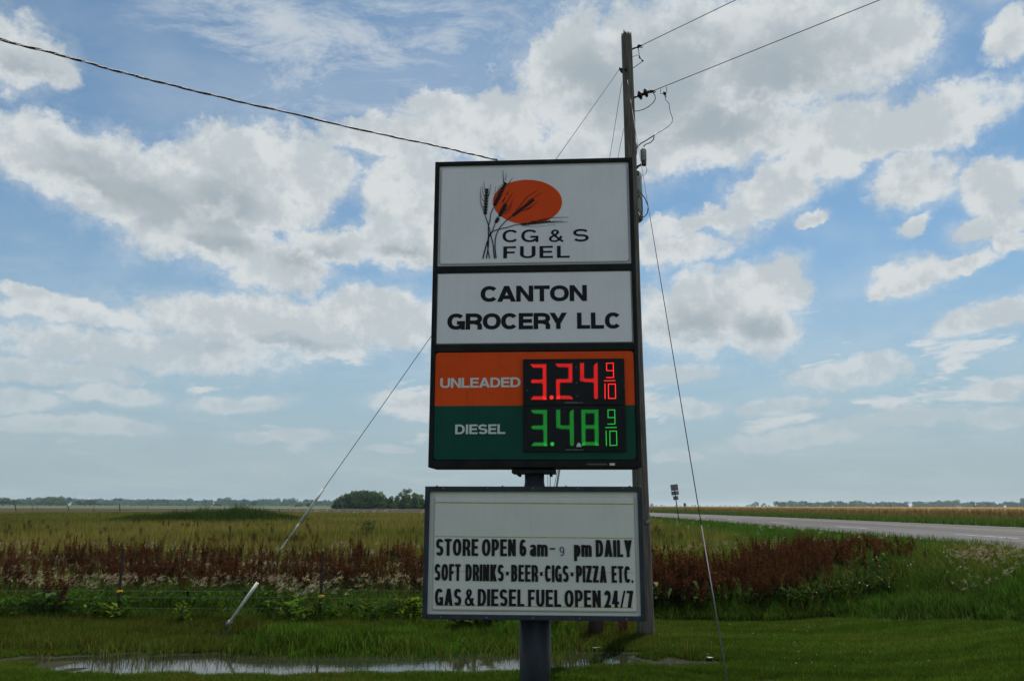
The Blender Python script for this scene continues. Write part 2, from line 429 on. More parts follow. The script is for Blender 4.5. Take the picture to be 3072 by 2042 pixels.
fc = np.stack([idx[:-1, :-1], idx[:-1, 1:], idx[1:, 1:], idx[1:, :-1]], -1).reshape(-1, 4)
ground = np_mesh('ground', np.stack([Xg, Yg, Zg], -1).reshape(-1, 3), fc, ground_material(), smooth=True)
tag(ground, kind='structure')

def water_mat():
    m = bpy.data.materials.new('puddle_water'); m.use_nodes = True
    t = NT(m.node_tree); b = m.node_tree.nodes['Principled BSDF']
    b.inputs['Base Color'].default_value = rgb(0.018, 0.019, 0.014); b.inputs['Roughness'].default_value = 0.06
    b.inputs['Specular IOR Level'].default_value = 0.6
    bp = t.node('ShaderNodeBump'); bp.inputs['Strength'].default_value = 0.10; bp.inputs['Distance'].default_value = 0.01
    c = t.node('ShaderNodeTexCoord').outputs['Object']
    t.put(bp.inputs['Height'], t.noise(c, 9.0, 3.0, 0.5)); t.l.new(bp.outputs[0], b.inputs['Normal'])
    return m
MW = water_mat()
def sheet(name, x0, x1, y0, y1, z, m, kind='structure'):
    o = MB().add([(x0, y0, z), (x1, y0, z), (x1, y1, z), (x0, y1, z)], [(0, 1, 2, 3)]).build(name, m)
    return tag(o, kind=kind)
sheet('water', -6.6, 3.2, 8.1, 10.9, WATER, MW)
sheet('water', -5.0, -2.6, 10.95, 11.75, WATER + 0.006, MW)

# ---- fields far off
def field_mat(name, a, b_, sc=(0.02, 0.2, 1)):
    return mat(name, a, 1.0, col2=b_, vscale=1.0, stretch=sc, spec=0.1, detail=8.0, lo=0.3, hi=0.7)
sheet('plowed_field', -900, 6, 97, 200, LEVEL + 0.02, field_mat('tilled_soil', (0.032, 0.028, 0.015), (0.045, 0.038, 0.018)))
sheet('stubble_field', -1100, 6, 200, 330, LEVEL + 0.03, field_mat('stubble', (0.135, 0.110, 0.065), (0.10, 0.088, 0.05)))
sheet('green_field', -1800, 9, 330, 1150, LEVEL + 0.04, field_mat('young_crop', (0.035, 0.085, 0.018), (0.05, 0.085, 0.022), (0.004, 0.02, 1)))

# ---- highway: edges surveyed, gently bending left far off
near_e = [(-300, 10.2), (10, 10.4), (30, 10.55), (45, 11.1), (70, 11.9), (100, 12.1), (150, 12.0), (250, 9.0), (450, -2), (900, -45), (1800, -170)]
far_e = [(-300, 20.8), (10, 20.9), (33, 21.1), (58, 20.9), (71, 20.6), (86, 19.6), (100, 18.6), (150, 18.4), (250, 15.6), (450, 5), (900, -37), (1800, -160)]
yy = np.concatenate([np.arange(-300, 0, 20.0), np.arange(0, 130, 2.0), np.geomspace(130, 1800, 40)])
xn = np.interp(yy, [p[0] for p in near_e], [p[1] for p in near_e]); xf = np.interp(yy, [p[0] for p in far_e], [p[1] for p in far_e])
def smooth(a):
    b = np.pad(a, 6, mode='edge'); return np.convolve(b, np.ones(13) / 13, 'valid')
xn, xf = smooth(xn), smooth(xf)
def strip(name, f0, f1, z, m, sel=None, parent=None, kind='structure', off=0.0):
    vs, fs = [], []
    for i, y in enumerate(yy):
        wd = xf[i] - xn[i]
        vs += [(xn[i] + wd * f0 - off, y, z), (xn[i] + wd * f1 + off, y, z)]
    for i in range(len(yy) - 1):
        if sel is None or sel(yy[i]): fs.append((2 * i, 2 * i + 1, 2 * i + 3, 2 * i + 2))
    o = MB().add(vs, fs).build(name, m, parent)
    if kind: tag(o, kind=kind)
    return o
strip('road', 0, 1, LEVEL + 0.024, M['road'])
strip('road_edge_line', 0.975, 0.987, LEVEL + 0.029, M['road_white'])
strip('road_center_line', 0.66, 0.671, LEVEL + 0.029, M['road_yellow'])
strip('road_center_line', 0.684, 0.695, LEVEL + 0.029, M['road_yellow'])
strip('road_edge_line', 0.045, 0.056, LEVEL + 0.029, M['road_white'], sel=lambda y: y > 44)
# lane dashes, each its own stripe
def dash(y0, y1, f=0.30):
    vs = []
    for y in (y0, y1):
        a = np.interp(y, yy, xn); b = np.interp(y, yy, xf); x = a + (b - a) * f
        vs += [(x - 0.07, y, LEVEL + 0.029), (x + 0.07, y, LEVEL + 0.029)]
    return tag(MB().add(vs, [(0, 1, 3, 2)]).build('road_lane_line', M['road_white']), kind='structure')
for k in range(10): dash(22.0 + k * 9.5, 25.2 + k * 9.5)

# ------------------------------------------------------------------ vegetation primitives (numpy)
LEAF = leaf_mat('grass_blade', 0.45, (1.45, 1.37, 0.70)); FOL = leaf_mat('tree_leaf', 0.25); SEED = leaf_mat('dry_seed', 0.25); PALE = leaf_mat('pale_awn', 0.5)
def tint(n, base, var=0.25, dry=None, pdry=0.0, hue=0.12):
    c = np.tile(np.array(base, float), (n, 1)) * (1 + var * rng.normal(size=(n, 1)).clip(-2, 2)) * (1 + hue * rng.normal(size=(n, 3)).clip(-2, 2))
    if dry is not None:
        k = rng.random(n) < pdry; c[k] = np.array(dry) * (1 + var * rng.normal(size=(k.sum(), 1)).clip(-2, 2))
    return c.clip(0.003, 0.9)
def blades(P, H, W, lean=0.35, col=None, segs=1, root_dark=0.6):
    """Blades of grass rooted at P (n,3). segs=1: one triangle; segs=2: bent blade of three triangles."""
    n = len(P); th = rng.uniform(0, 2 * math.pi, n); ph = rng.uniform(0, 2 * math.pi, n)
    side = np.stack([np.cos(th), np.sin(th), np.zeros(n)], -1) * W[:, None] * 0.5
    ld = np.stack([np.cos(ph), np.sin(ph), np.zeros(n)], -1) * (H * lean * rng.random(n))[:, None]
    up = np.zeros((n, 3)); up[:, 2] = H
    if segs == 1:
        v = np.stack([P - side, P + side, P + up + ld], 1).reshape(-1, 3)
        f = np.arange(3 * n).reshape(-1, 3)
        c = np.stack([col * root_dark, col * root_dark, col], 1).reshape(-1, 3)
    else:
        mid = P + up * 0.55 + ld * 0.25
        tip = P + up * (1 - 0.25 * rng.random(n))[:, None] + ld * 1.4
        v = np.stack([P - side * .8, P + side * .8, mid + side * .7, mid - side * .7, tip], 1).reshape(-1, 3)
        b = (np.arange(n) * 5)[:, None]
        f = np.concatenate([b + [0, 1, 2], b + [0, 2, 3], b + [3, 2, 4]], 0)
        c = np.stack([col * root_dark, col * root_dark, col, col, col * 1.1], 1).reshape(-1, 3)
    return v, f, c
class Bag:
    def __init__(self): self.v = []; self.f = []; self.c = []; self.n = 0
    def add(self, t):
        v, f, c = t; self.v.append(v); self.f.append(f + self.n); self.c.append(c); self.n += len(v)
    def build(self, name, m, parent=None):
        return np_mesh(name, np.concatenate(self.v), np.concatenate(self.f), m, np.concatenate(self.c), parent=parent)
def on_ground(x, y, dz=0.0): return np.stack([x, y, terrain(x, y) + dz], -1)
def scatter(n, x0, x1, y0, y1, inv=0.0):
    """Points in the wedge the view takes in (with a margin); inv>0 thins them with distance."""
    u = rng.random(n)
    y = y0 * (y1 / y0) ** u if inv else y0 + (y1 - y0) * u
    x = x0 + (x1 - x0) * rng.random(n)
    return x, y
# ---- boundary of the mown lawn
bl_x = [-12, -6, 0.2, 1.2, 2.2, 4.6, 5.9, 6.35, 6.9]; bl_y = [12.5, 12.5, 12.3, 12.6, 13.0, 12.5, 11.0, 9.5, 6.0]
def lawn_edge(x): return np.interp(x, bl_x, bl_y) + 0.12 * wob(x, x * 0, 3.0, 9)
# lawn blades
bag = Bag()
n = 1000000
y = 7.6 + (13.2 - 7.6) * rng.random(n) ** 0.9; x = (rng.random(n) * 2 - 1.05) * 0.80 * (y + 0.6)
ok = (y < lawn_edge(x)) & (terrain(x, y) > WATER + 0.012) & (x < 7.2)
x, y = x[ok], y[ok]; n = len(x)
patch = wob(x, y, 1.1, 11) + 0.6 * wob(x, y, 3.3, 12)
c = tint(n, (0.043, 0.082, 0.016), 0.35) * np.clip(1 + 0.30 * wob(x * .6, y * 2.4, 1.3, 13) + 0.28 * wob(x, y * 1.5, 6.0, 14) + 0.18 * wob(x, y, 17.0, 15), .35, 2)[:, None]
dry = tint(n, (0.10, 0.095, 0.035), 0.3)
k = sstep(patch + 0.5 * rng.normal(size=n), 0.5, 1.4)[:, None]
back = sstep(y, 9.6, 10.6) * (1 - sstep(x, 1.0, 3.0)) * 0.55
k = np.clip(k * 0.75 + back[:, None] * rng.random((n, 1)), 0, 1)
c = c * (1 - k) + dry * k
H = 0.025 + 0.035 * rng.random(n) + 0.05 * back * rng.random(n)
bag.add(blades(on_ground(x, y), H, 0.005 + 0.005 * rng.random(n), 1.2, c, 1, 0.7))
tag(bag.build('mown_grass', LEAF), 'closely mown green lawn with drier brownish patches around the sign mast', 'grass', kind='stuff')

# ---- emergent water grass and the lush clump behind the puddle
bag = Bag()
n = 9000
x = -6.2 + 8.6 * rng.random(n); y = 8.75 + 1.5 * rng.random(n)
dens = sstep(wob(x, y, 2.4, 21) + 0.9 * sstep(y, 9.4, 10.1) + 0.25 * rng.normal(size=n), 0.5, 1.0)
ok = (rng.random(n) < dens * 0.8 + 0.03); x, y = x[ok], y[ok]; n = len(x)
P = on_ground(x, y); bag.add(blades(P, 0.10 + 0.16 * rng.random(n), 0.005 + 0.004 * rng.random(n), 0.5, tint(n, (0.045, 0.075, 0.02), 0.35, (0.12, 0.10, 0.05), 0.25), 2))
n = 34000
x = -3.6 + 5.4 * rng.random(n); y = 9.75 + 1.9 * rng.random(n)
shape = 1 - ((x + 1.0) / 2.5) ** 4 - np.clip((10.15 - y) / 0.5, 0, 1) ** 2 + 0.4 * wob(x, y, 2.5, 22)
shape = np.where(x > 0.45, shape - (x - 0.45) * 1.4, shape)
ok = (rng.random(n) < shape); x, y = x[ok], y[ok]; n = len(x)
cl = sstep(wob(x, y, 3.5, 23), -0.8, 1.0)
H = (0.12 + 0.16 * rng.random(n) * cl + 0.06 * cl) * (0.42 + 0.58 * sstep(y, 9.8, 10.7))
bag.add(blades(on_ground(x, y), H, 0.007 + 0.006 * rng.random(n), 0.35, tint(n, (0.036, 0.088, 0.014), 0.4, (0.07, 0.09, 0.03), 0.2) * np.clip(1 + .35 * wob(x, y, 4.5, 24), .4, 1.7)[:, None], 2, 0.4))
tag(bag.build('water_grass', LEAF), 'bright green upright grass clump standing behind and in the puddle', 'grass', kind='stuff')

# ---- low rough grass between puddle and fence, and along the lawn edge
bag = Bag()
n = 112000
x = -12.5 + 15.5 * rng.random(n); y = 10.0 + 2.8 * rng.random(n)
ok = (terrain(x, y) > WATER + 0.01) & (rng.random(n) < 0.45 + 0.5 * sstep(wob(x, y, 1.6, 31), -0.3, 0.9)); x, y = x[ok], y[ok]; n = len(x)
kk = sstep(wob(x, y, 1.3, 32), -0.6, 0.9)[:, None]
c = tint(n, (0.062, 0.082, 0.020), 0.35) * kk + tint(n, (0.036, 0.042, 0.014), 0.35) * (1 - kk)
lowr = 1 - 0.7 * sstep(x, 1.2, 2.2)
lump = wob(x, y * 1.3, 3.6, 33)
c = c * np.clip(1 + .35 * lump + .25 * wob(x, y, 9.0, 34), .4, 2)[:, None]
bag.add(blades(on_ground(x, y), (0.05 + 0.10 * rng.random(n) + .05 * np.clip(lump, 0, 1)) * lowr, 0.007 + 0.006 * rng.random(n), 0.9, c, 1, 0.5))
tag(bag.build('rough_grass', LEAF), 'rough yellowish green grass strip between the puddle and the barbed wire fence', 'grass', kind='stuff')

# ---- tall grass at the fence (left) and beneath the dock stand (right)
bag = Bag()
n = 180000
y = 12.45 + 4.2 * rng.random(n) ** 1.3; x = -14.5 + 17.3 * rng.random(n) * (1 + 0.02 * y)
hm = 0.75 + 0.35 * wob(x, y, 1.6, 41)
ramp_in = sstep(y, 12.3, 13.1)
H = (0.20 + 0.30 * rng.random(n)) * hm * (0.45 + 0.55 * ramp_in)
c = tint(n, (0.028, 0.062, 0.013), 0.4, (0.09, 0.10, 0.035), 0.12) * np.clip(1 + .4 * wob(x, y, 3.0, 44), .4, 1.8)[:, None]
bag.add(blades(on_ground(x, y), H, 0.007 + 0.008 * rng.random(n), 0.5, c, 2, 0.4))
n = 150000
u = rng.random(n); y = 9.0 + 22 * u ** 1.6; x = 1.9 + (9.6 - 1.9) * rng.random(n)
edge_y = lawn_edge(np.minimum(x, 6.9)); ok = ((y > edge_y + 0.02) | (x > 6.9)); x, y = x[ok], y[ok]; n = len(x)
ok = x < 9.4 + 0.3 * rng.random(n); x, y = x[ok], y[ok]; n = len(x)
gap = np.minimum(np.abs(y - lawn_edge(np.minimum(x, 6.9))), np.where(x > 6.2, (x - 6.2), 9))
H = (0.16 + 0.28 * rng.random(n)) * (0.8 + 0.3 * wob(x, y, 1.5, 42)) * (0.5 + 0.5 * sstep(gap, 0, 0.7)) * (1 - 0.55 * sstep(x, 8.3, 9.6))
pl = sstep(wob(x, y, 0.8, 43), -0.5, 0.8)[:, None]
c = tint(n, (0.045, 0.115, 0.018), 0.35) * pl + tint(n, (0.030, 0.065, 0.016), 0.35) * (1 - pl)
c = c * (1 - 0.62 * (1 - sstep(x / y, 0.30, 0.40)) * sstep(y, 11, 12.5) * (1 - sstep(y, 16, 18)))[:, None]
tan = (sstep(x / y, 0.43, 0.54) * sstep(y, 11.8, 14))[:, None] * (rng.random((n, 1)) < 0.55)
c = c * (1 - tan) + tint(n, (0.12, 0.10, 0.05), 0.3) * tan
bag.add(blades(on_ground(x, y), H, 0.008 + 0.008 * rng.random(n), 0.6, c, 2, 0.4))
n = 26000
y = 13.6 + 8.5 * rng.random(n) ** 1.2; x = (-0.95 + 1.0 * rng.random(n)) * y; ok = (x < 0.6) & (rng.random(n) < .35 + .6 * sstep(wob(x, y * 1.5, 1.1, 46), -.6, .8)); x, y = x[ok], y[ok]; n = len(x)
bag.add(blades(on_ground(x, y), 0.28 + 0.34 * rng.random(n), 0.008 + 0.008 * rng.random(n), 0.45, tint(n, (0.036, 0.062, 0.016), 0.45, (0.10, 0.09, 0.04), 0.25), 2, 0.35))
tag(bag.build('tall_grass', LEAF), 'tall unmown green grass along the fence and on the roadside bank', 'grass', kind='stuff')

# ---- meadow beyond
bag = Bag()
n = 400000
y = 16.0 * (95 / 16.0) ** (rng.random(n)); x = (rng.random(n) * 1.85 - 1.05) * y
ok = x < np.interp(y, yy, xn) - 0.5; x, y = x[ok], y[ok]; n = len(x)
pt = wob(x, y * 2.2, 0.16, 51) + 0.5 * wob(x, y * 2.0, 0.6, 52) + .5 * wob(x, y * 3, .35, 53)
a = sstep(pt, -0.6, 0.9)[:, None]
c = tint(n, (0.155, 0.138, 0.062), 0.32) * a + tint(n, (0.085, 0.100, 0.030), 0.30) * (1 - a)
vg = (sstep(x + 0.0 * y, np.interp(y, yy, xn) - 4.5, np.interp(y, yy, xn) - 2.0))[:, None]
c = c * (1 - vg) + tint(n, (0.045, 0.095, 0.022), 0.3) * vg
Hs = np.where(vg[:, 0] > .5, 0.5, 1.0) * (1 - .7 * sstep(y, 30, 90))
bag.add(blades(on_ground(x, y), (0.22 + 0.30 * rng.random(n)) * Hs, 0.0009 * y + 0.006 * rng.random(n), 0.6, c, 1, 0.7))
# verge beyond the road
n = 60000
y = 20.0 * (200 / 20.0) ** (rng.random(n)); xo = np.interp(y, yy, xf) + 0.2 + 13 * rng.random(n)
far_k = sstep(xo - np.interp(y, yy, xf), 5, 11)[:, None]
c = tint(n, (0.050, 0.090, 0.024), 0.3) * (1 - far_k) + tint(n, (0.13, 0.10, 0.05), 0.3) * far_k
bag.add(blades(np.stack([xo, y, np.full(n, LEVEL)], -1), 0.15 + 0.3 * rng.random(n) * (0.4 + far_k[:, 0]), 0.0012 * y + 0.02 * rng.random(n), 0.6, c, 1, 0.7))
tag(bag.build('meadow_grass', LEAF), 'olive and tan meadow grass stretching from the fence to the far fields', 'grass', kind='stuff')

# ---- ripe wheat beyond the highway
bag = Bag()
WX = 33.0
n = 90000
y = 25 * (900 / 25.0) ** rng.random(n); x = WX + 160 * rng.random(n) ** 3 * (y / 60 + 0.2)
bag.add(blades(np.stack([x, y, np.full(n, LEVEL)], -1), 0.66 + 0.12 * rng.random(n), 0.0022 * y + 0.05, 0.12, tint(n, (0.40, 0.27, 0.11), 0.2), 1, 0.75))
gx = np.concatenate([[WX + 0.5, WX + 0.8], np.geomspace(WX + 2, 2500, 40)]); gy = np.concatenate([np.arange(20, 200, 6.0), np.geomspace(200, 3200, 40)])
GX, GY = np.meshgrid(gx, gy); GZ = LEVEL + 0.62 + 0.04 * wob(GX, GY, 0.5, 61); GZ[:, 0] = LEVEL - 0.05
ii = np.arange(GX.size).reshape(GX.shape)
q = np.stack([ii[:-1, :-1], ii[:-1, 1:], ii[1:, 1:], ii[1:, :-1]], -1).reshape(-1, 4)
f3 = np.concatenate([q[:, [0, 1, 2]], q[:, [0, 2, 3]]])
bag.add((np.stack([GX, GY, GZ], -1).reshape(-1, 3), f3, tint(GX.size, (0.42, 0.29, 0.12), 0.06)))
tag(bag.build('wheat', SEED), 'ripe golden wheat standing in the field beyond the highway', 'wheat', kind='stuff')

# ------------------------------------------------------------------ curly dock, foxtail barley, leafy weeds
def quads_to_tris(v, q): return v, np.concatenate([q[:, [0, 1, 2]], q[:, [0, 2, 3]]])
def dock_template(seed, leafy=1.0):
    r = np.random.default_rng(seed); V_, F_, C_ = [], [], []; nb = 0
    def put(v, f, c):
        nonlocal nb
        V_.append(v); F_.append(f + nb); C_.append(c); nb += len(v)
    red = np.array((0.076, 0.021, 0.010)); br = np.array((0.110, 0.045, 0.016))
    spikes = []
    ns = r.integers(3, 6)
    for k in range(ns):
        bx, by = r.normal(size=2) * 0.07; top = r.uniform(0.55, 1.05); lx, ly = r.normal(size=2) * 0.09
        a = np.array((bx, by, 0.0)); b = np.array((bx + lx, by + ly, top)); spikes.append((a, b, 0.28))
        for j in range(r.integers(3, 6)):
            t = r.uniform(0.30, 0.72); p = a + (b - a) * t; ang = r.uniform(0, 6.28); L = r.uniform(0.16, 0.32)
            spikes.append((p, p + np.array((math.cos(ang) * L * 0.22, math.sin(ang) * L * 0.22, L)), 0.1))
    for a, b, t0 in spikes:
        d = b - a; L = np.linalg.norm(d); s = np.array((0.004, 0.0, 0)); s2 = np.array((0, 0.004, 0))
        put(np.array([a - s, a + s, b, a - s2, a + s2, b]), np.array([[0, 1, 2], [3, 4, 5]]), np.tile(np.array((0.10, 0.055, 0.025)), (6, 1)))
        m = int(L * (1 - t0) * 115)
        t = t0 + (1 - t0) * r.random(m); c = a + d * t[:, None]
        R = 0.017 * (1.15 - t) + 0.006
        o = r.normal(size=(m, 3)) * R[:, None]; c = c + o
        sz = 0.010 + 0.010 * r.random(m)
        e1 = r.normal(size=(m, 3)); e1 /= np.linalg.norm(e1, axis=1)[:, None]; e2 = np.cross(e1, r.normal(size=(m, 3))); e2 /= np.linalg.norm(e2, axis=1)[:, None]
        v = np.stack([c + e1 * sz[:, None], c - e1 * sz[:, None] * .6 + e2 * sz[:, None] * .9, c - e1 * sz[:, None] * .6 - e2 * sz[:, None] * .9], 1).reshape(-1, 3)
        mixk = r.random((m, 1)) * .5 + .5 * r.random(); low_ = (1 - t)[:, None] ** 1.4; cc_ = (red * mixk + br * (1 - mixk)) * (0.5 + 0.9 * r.random((m, 1))); gk = (r.random((m, 1)) < low_ * .7); cc_ = np.where(gk, np.array((.05, .055, .02)), cc_)
        put(v, np.arange(3 * m).reshape(-1, 3), np.repeat(cc_, 3, 0))
    for k in range(int(12 * leafy)):
        ang = r.uniform(0, 6.28); z0 = r.uniform(0.02, 0.42); L = r.uniform(0.14, 0.30); wd = r.uniform(0.02, 0.042); dv = np.array((math.cos(ang), math.sin(ang), 0)); sd = np.array((-math.sin(ang), math.cos(ang), 0)) * wd
        p0 = np.array((0, 0, z0)); p1 = p0 + dv * L * .5 + np.array((0, 0, L * .35)); p2 = p0 + dv * L + np.array((0, 0, L * r.uniform(-.15, .3)))
        g = np.array((0.036, 0.060, 0.022)) * r.uniform(0.6, 1.5) if r.random() < 0.8 else np.array((0.15, 0.12, 0.05))
        put(np.array([p0, p1 - sd, p1 + sd, p2]), np.array([[0, 1, 2], [1, 3, 2]]), np.tile(g, (4, 1)))
    return np.concatenate(V_), np.concatenate(F_), np.concatenate(C_)
DOCKS = [dock_template(200 + i) for i in range(6)]
def mesh_of(name, t, m):
    v, f, c = t; o = np_mesh(name, v, f, m, c); me = o.data; bpy.data.objects.remove(o); return me
DOCK_ME = [mesh_of('dock_plant', t, SEED) for t in DOCKS]
def place_template(t, x, y, z, rot, s, sz):
    v, f, c = t; n = len(x)
    cs, sn = np.cos(rot), np.sin(rot)
    X = v[None, :, 0] * cs[:, None] - v[None, :, 1] * sn[:, None]; Y = v[None, :, 0] * sn[:, None] + v[None, :, 1] * cs[:, None]
    P = np.stack([X * s[:, None] + x[:, None], Y * s[:, None] + y[:, None], v[None, :, 2] * sz[:, None] + z[:, None]], -1).reshape(-1, 3)
    F = (f[None] + (np.arange(n) * len(v))[:, None, None]).reshape(-1, 3)
    return P, F, np.tile(c, (n, 1)) * np.repeat(rng.uniform(0.5, 1.5, n), len(v))[:, None]
# right-hand stand
def right_stand(n):
    x = 1.8 + 7.0 * rng.random(n); y = 12.7 + 9.5 * rng.random(n) ** 1.2
    q = x / y
    lim_far = np.interp(q, [0.14, 0.20, 0.27, 0.30, 0.40, 0.50], [15.0, 15.2, 16.5, 20.0, 19.0, 16.8]) + 0.7 * wob(x, y, 1.5, 77)
    lim_near = np.interp(q, [0.14, 0.33, 0.37, 0.42, 0.50], [12.75, 12.8, 14.0, 15.4, 16.4])
    ok = (q > 0.145) & (q < 0.50) & (y < lim_far) & (y > lim_near + 0.3 * rng.random(n)) & (x < 8.6)
    return x[ok], y[ok]
xr, yr = right_stand(1050)
# left-hand band behind the fence
def left_band(n):
    y = 14.3 + 9.5 * rng.random(n) ** 1.4; x = (-0.90 + 0.80 * rng.random(n)) * y
    k = sstep(wob(x, y * 1.6, 0.7, 71) + 0.4 * rng.normal(size=n), -0.5, 0.5) * (1 - sstep(y, 18.5, 23)) + 0.03
    ok = rng.random(n) < k; return x[ok], y[ok]
xl, yl = left_band(1250)
order_r = np.argsort(yr); order_l = np.argsort(yl)
NR, NL = 150, 140
def dock_object(x, y, s, sz, label, group):
    k = random.randrange(len(DOCK_ME)); o = bpy.data.objects.new('dock_plant', DOCK_ME[k]); COL.objects.link(o)
    o.location = (x, y, float(terrain(x, y)) - 0.01); o.rotation_euler = (random.uniform(-.06, .06), random.uniform(-.06, .06), random.uniform(0, 6.28)); o.scale = (s, s, sz if x < 1.5 else sz * min(1.0, max(.45, 1.22 - float(terrain(x, y)))))
    return tag(o, label, 'plant', group)
for i in order_r[:NR]:
    dock_object(xr[i], yr[i], random.uniform(0.85, 1.2), random.uniform(0.70, 1.18), 'rust red seeding dock plant in the dense stand to the right of the utility pole', 'dock plants in the dense stand beside the utility pole')
for i in order_l[:NL]:
    dock_object(xl[i], yl[i], random.uniform(0.65, 1.0), random.uniform(0.62, 1.08), 'rust brown dock stalk in the weedy band behind the barbed wire fence', 'dock plants behind the barbed wire fence')
for (px, y, s, sz, lab) in [(2742, 15.2, .9, .85, 'rust brown dock plant at the right end of the dock stand, nearest the tan grass'), (2700, 15.6, .9, .9, 'rust brown dock plant second from the right end of the dock stand'),
                            (2620, 14.4, 1.0, .9, 'dark dock plant standing in green grass in front of the right end of the stand'), (2560, 14.2, .8, .75, 'short dock plant in bright green grass, just right of the leafy stand foot'),
                            (2480, 13.4, .7, .6, 'low orange brown dock plant at the lower right foot of the stand'), (2960, 14.0, .7, .8, 'tall thin dock stalk alone in the tan grass below the highway'), (2985, 14.3, .6, .7, 'thinner leaning dock stalk right beside the lone one in the tan grass')]:
    p = at_y(px, 1700, y); dock_object(p.x, y, s, sz, lab, 'lone dock plants in the grass below the highway')
d_ = dock_object(at_y(150, 1800, 12.75).x, 12.75, 1.5, .92, 'wide reddish orange dock plant at the near fence, left of the first yellow clip', None)
bag = Bag()
for (xx, yy_, order, N, s0, z0) in ((xr, yr, order_r, NR, 0.95, 0.88), (xl, yl, order_l, NL, 0.85, 0.93)):
    rest = order[N:]
    for k in range(6):
        sel = rest[k::6]; n = len(sel)
        if n: bag.add(place_template(DOCKS[k], xx[sel], yy_[sel], terrain(xx[sel], yy_[sel]), rng.uniform(0, 6.28, n), rng.uniform(.8, 1.15, n) * s0, rng.uniform(.62, 1.15, n) * z0 * np.where(xx[sel] > 1.5, np.clip(1.22 - terrain(xx[sel], yy_[sel]), .4, 1), 1)))
# sparse far ones in the meadow
n = 110; y = 22 + 22 * rng.random(n); x = (-0.70 + 0.62 * rng.random(n)) * y
x = np.concatenate([x, -11.5 + 4.5 * rng.random(30)]); y = np.concatenate([y, 29 + 2 * rng.random(30)])
x = np.concatenate([x, 5.4 + 0.8 * rng.random(10), 3.6 + 2.5 * rng.random(16)]); y = np.concatenate([y, 33 + 2 * rng.random(10), 24 + 10 * rng.random(16)]); n = len(x)
bag.add(place_template(DOCKS[0], x, y, terrain(x, y), rng.uniform(0, 6.28, n), rng.uniform(.5, .9, n), rng.uniform(.5, .8, n)))
tag(bag.build('dock_weeds', SEED), 'further rust brown dock weeds filling the stands and dotting the meadow', 'weeds', kind='stuff')

# ---- foxtail barley: thin stems that nod under pale brushes
def foxtail(x, y, h, size=1.0):
    n = len(x); P = on_ground(x, y); ph = rng.normal(0.5, 0.9, n); d = np.stack([np.cos(ph), np.sin(ph), np.zeros(n)], -1)
    top = P + np.stack([np.zeros(n), np.zeros(n), h], -1) + d * (h * 0.18)[:, None]
    s = np.array((0.003, 0.0015, 0))
    v1 = np.stack([P - s, P + s, top], 1).reshape(-1, 3); f1 = np.arange(3 * n).reshape(-1, 3); c1 = np.repeat(tint(n, (0.12, 0.12, 0.05), 0.2), 3, 0)
    parts = [(v1, f1, c1)]
    for k in range(10):
        L = size * (0.05 + 0.045 * rng.random(n)); sp = rng.normal(size=(n, 3)) * 0.22
        dirv = d * 0.7 + np.array((0, 0, 0.45)) + sp * 1.5; dirv /= np.linalg.norm(dirv, axis=1)[:, None]
        b0 = top - d * 0.01 * k * 0.5; e = b0 + dirv * L[:, None]
        sd = np.cross(dirv, rng.normal(size=(n, 3))); sd /= np.linalg.norm(sd, axis=1)[:, None]; sd *= 0.0026 * size
        v = np.stack([b0 - sd * .4, b0 + sd * .4, e + sd, e - sd], 1).reshape(-1, 3)
        b = (np.arange(n) * 4)[:, None]; f = np.concatenate([b + [0, 1, 2], b + [0, 2, 3]], 0)
        parts.append((v, f, np.repeat(tint(n, (0.33, 0.28, 0.18), 0.35, hue=0.04), 4, 0)))
    return parts
bag = Bag()
def fox_zone(n, fx, fy, th, hh, size, seed, ks=1.0):
    x, y = fx(n), fy(n)
    k = sstep(wob(x, y * 1.8, ks, seed) + 0.3 * rng.normal(size=n), th, th + 0.7); ok = rng.random(n) < k; x, y = x[ok], y[ok]
    for p in foxtail(x, y, hh * (0.8 + 0.4 * rng.random(len(x))), size): bag.add(p)
Yl = None
def wedge(q0, q1):
    return lambda n: None
for (n, q0, q1, y0, y1, th, hh, sz, sd) in [(8400, -.90, -.10, 13.7, 18.0, 0.25, 0.42, 1.0, 81), (5000, -.90, -.10, 17, 26, 0.3, 0.42, 1.25, 82),
                                            (420, -.42, -.20, 12.6, 13.6, 0.1, 0.42, 1.0, 83), (60, -.10, -.045, 12.5, 13.0, -1, 0.45, 1.0, 84), (1300, 0.53, 0.76, 11.4, 16.5, 0.0, 0.30, 0.85, 85),
                                            (900, 0.20, 0.47, 19, 26, 0.1, 0.25, 1.3, 86), (500, -.36, -.05, 60, 75, 0.2, 0.4, 3.0, 87), (700, .14, .32, 22, 45, .3, .3, 1.6, 88)]:
    y = y0 + (y1 - y0) * rng.random(n); x = (q0 + (q1 - q0) * rng.random(n)) * y
    k = sstep(wob(x, y * 1.8, 1.0, sd) + 0.3 * rng.normal(size=n), th, th + 0.7); ok = (rng.random(n) < k) & (x < 9.2); x, y = x[ok], y[ok]
    for p in foxtail(x, y, hh * (0.8 + 0.4 * rng.random(len(x))), sz): bag.add(p)
tag(bag.build('foxtail_barley', PALE), 'pale feathery foxtail barley drifting through the weeds behind the fence and by the road', 'grass', kind='stuff')

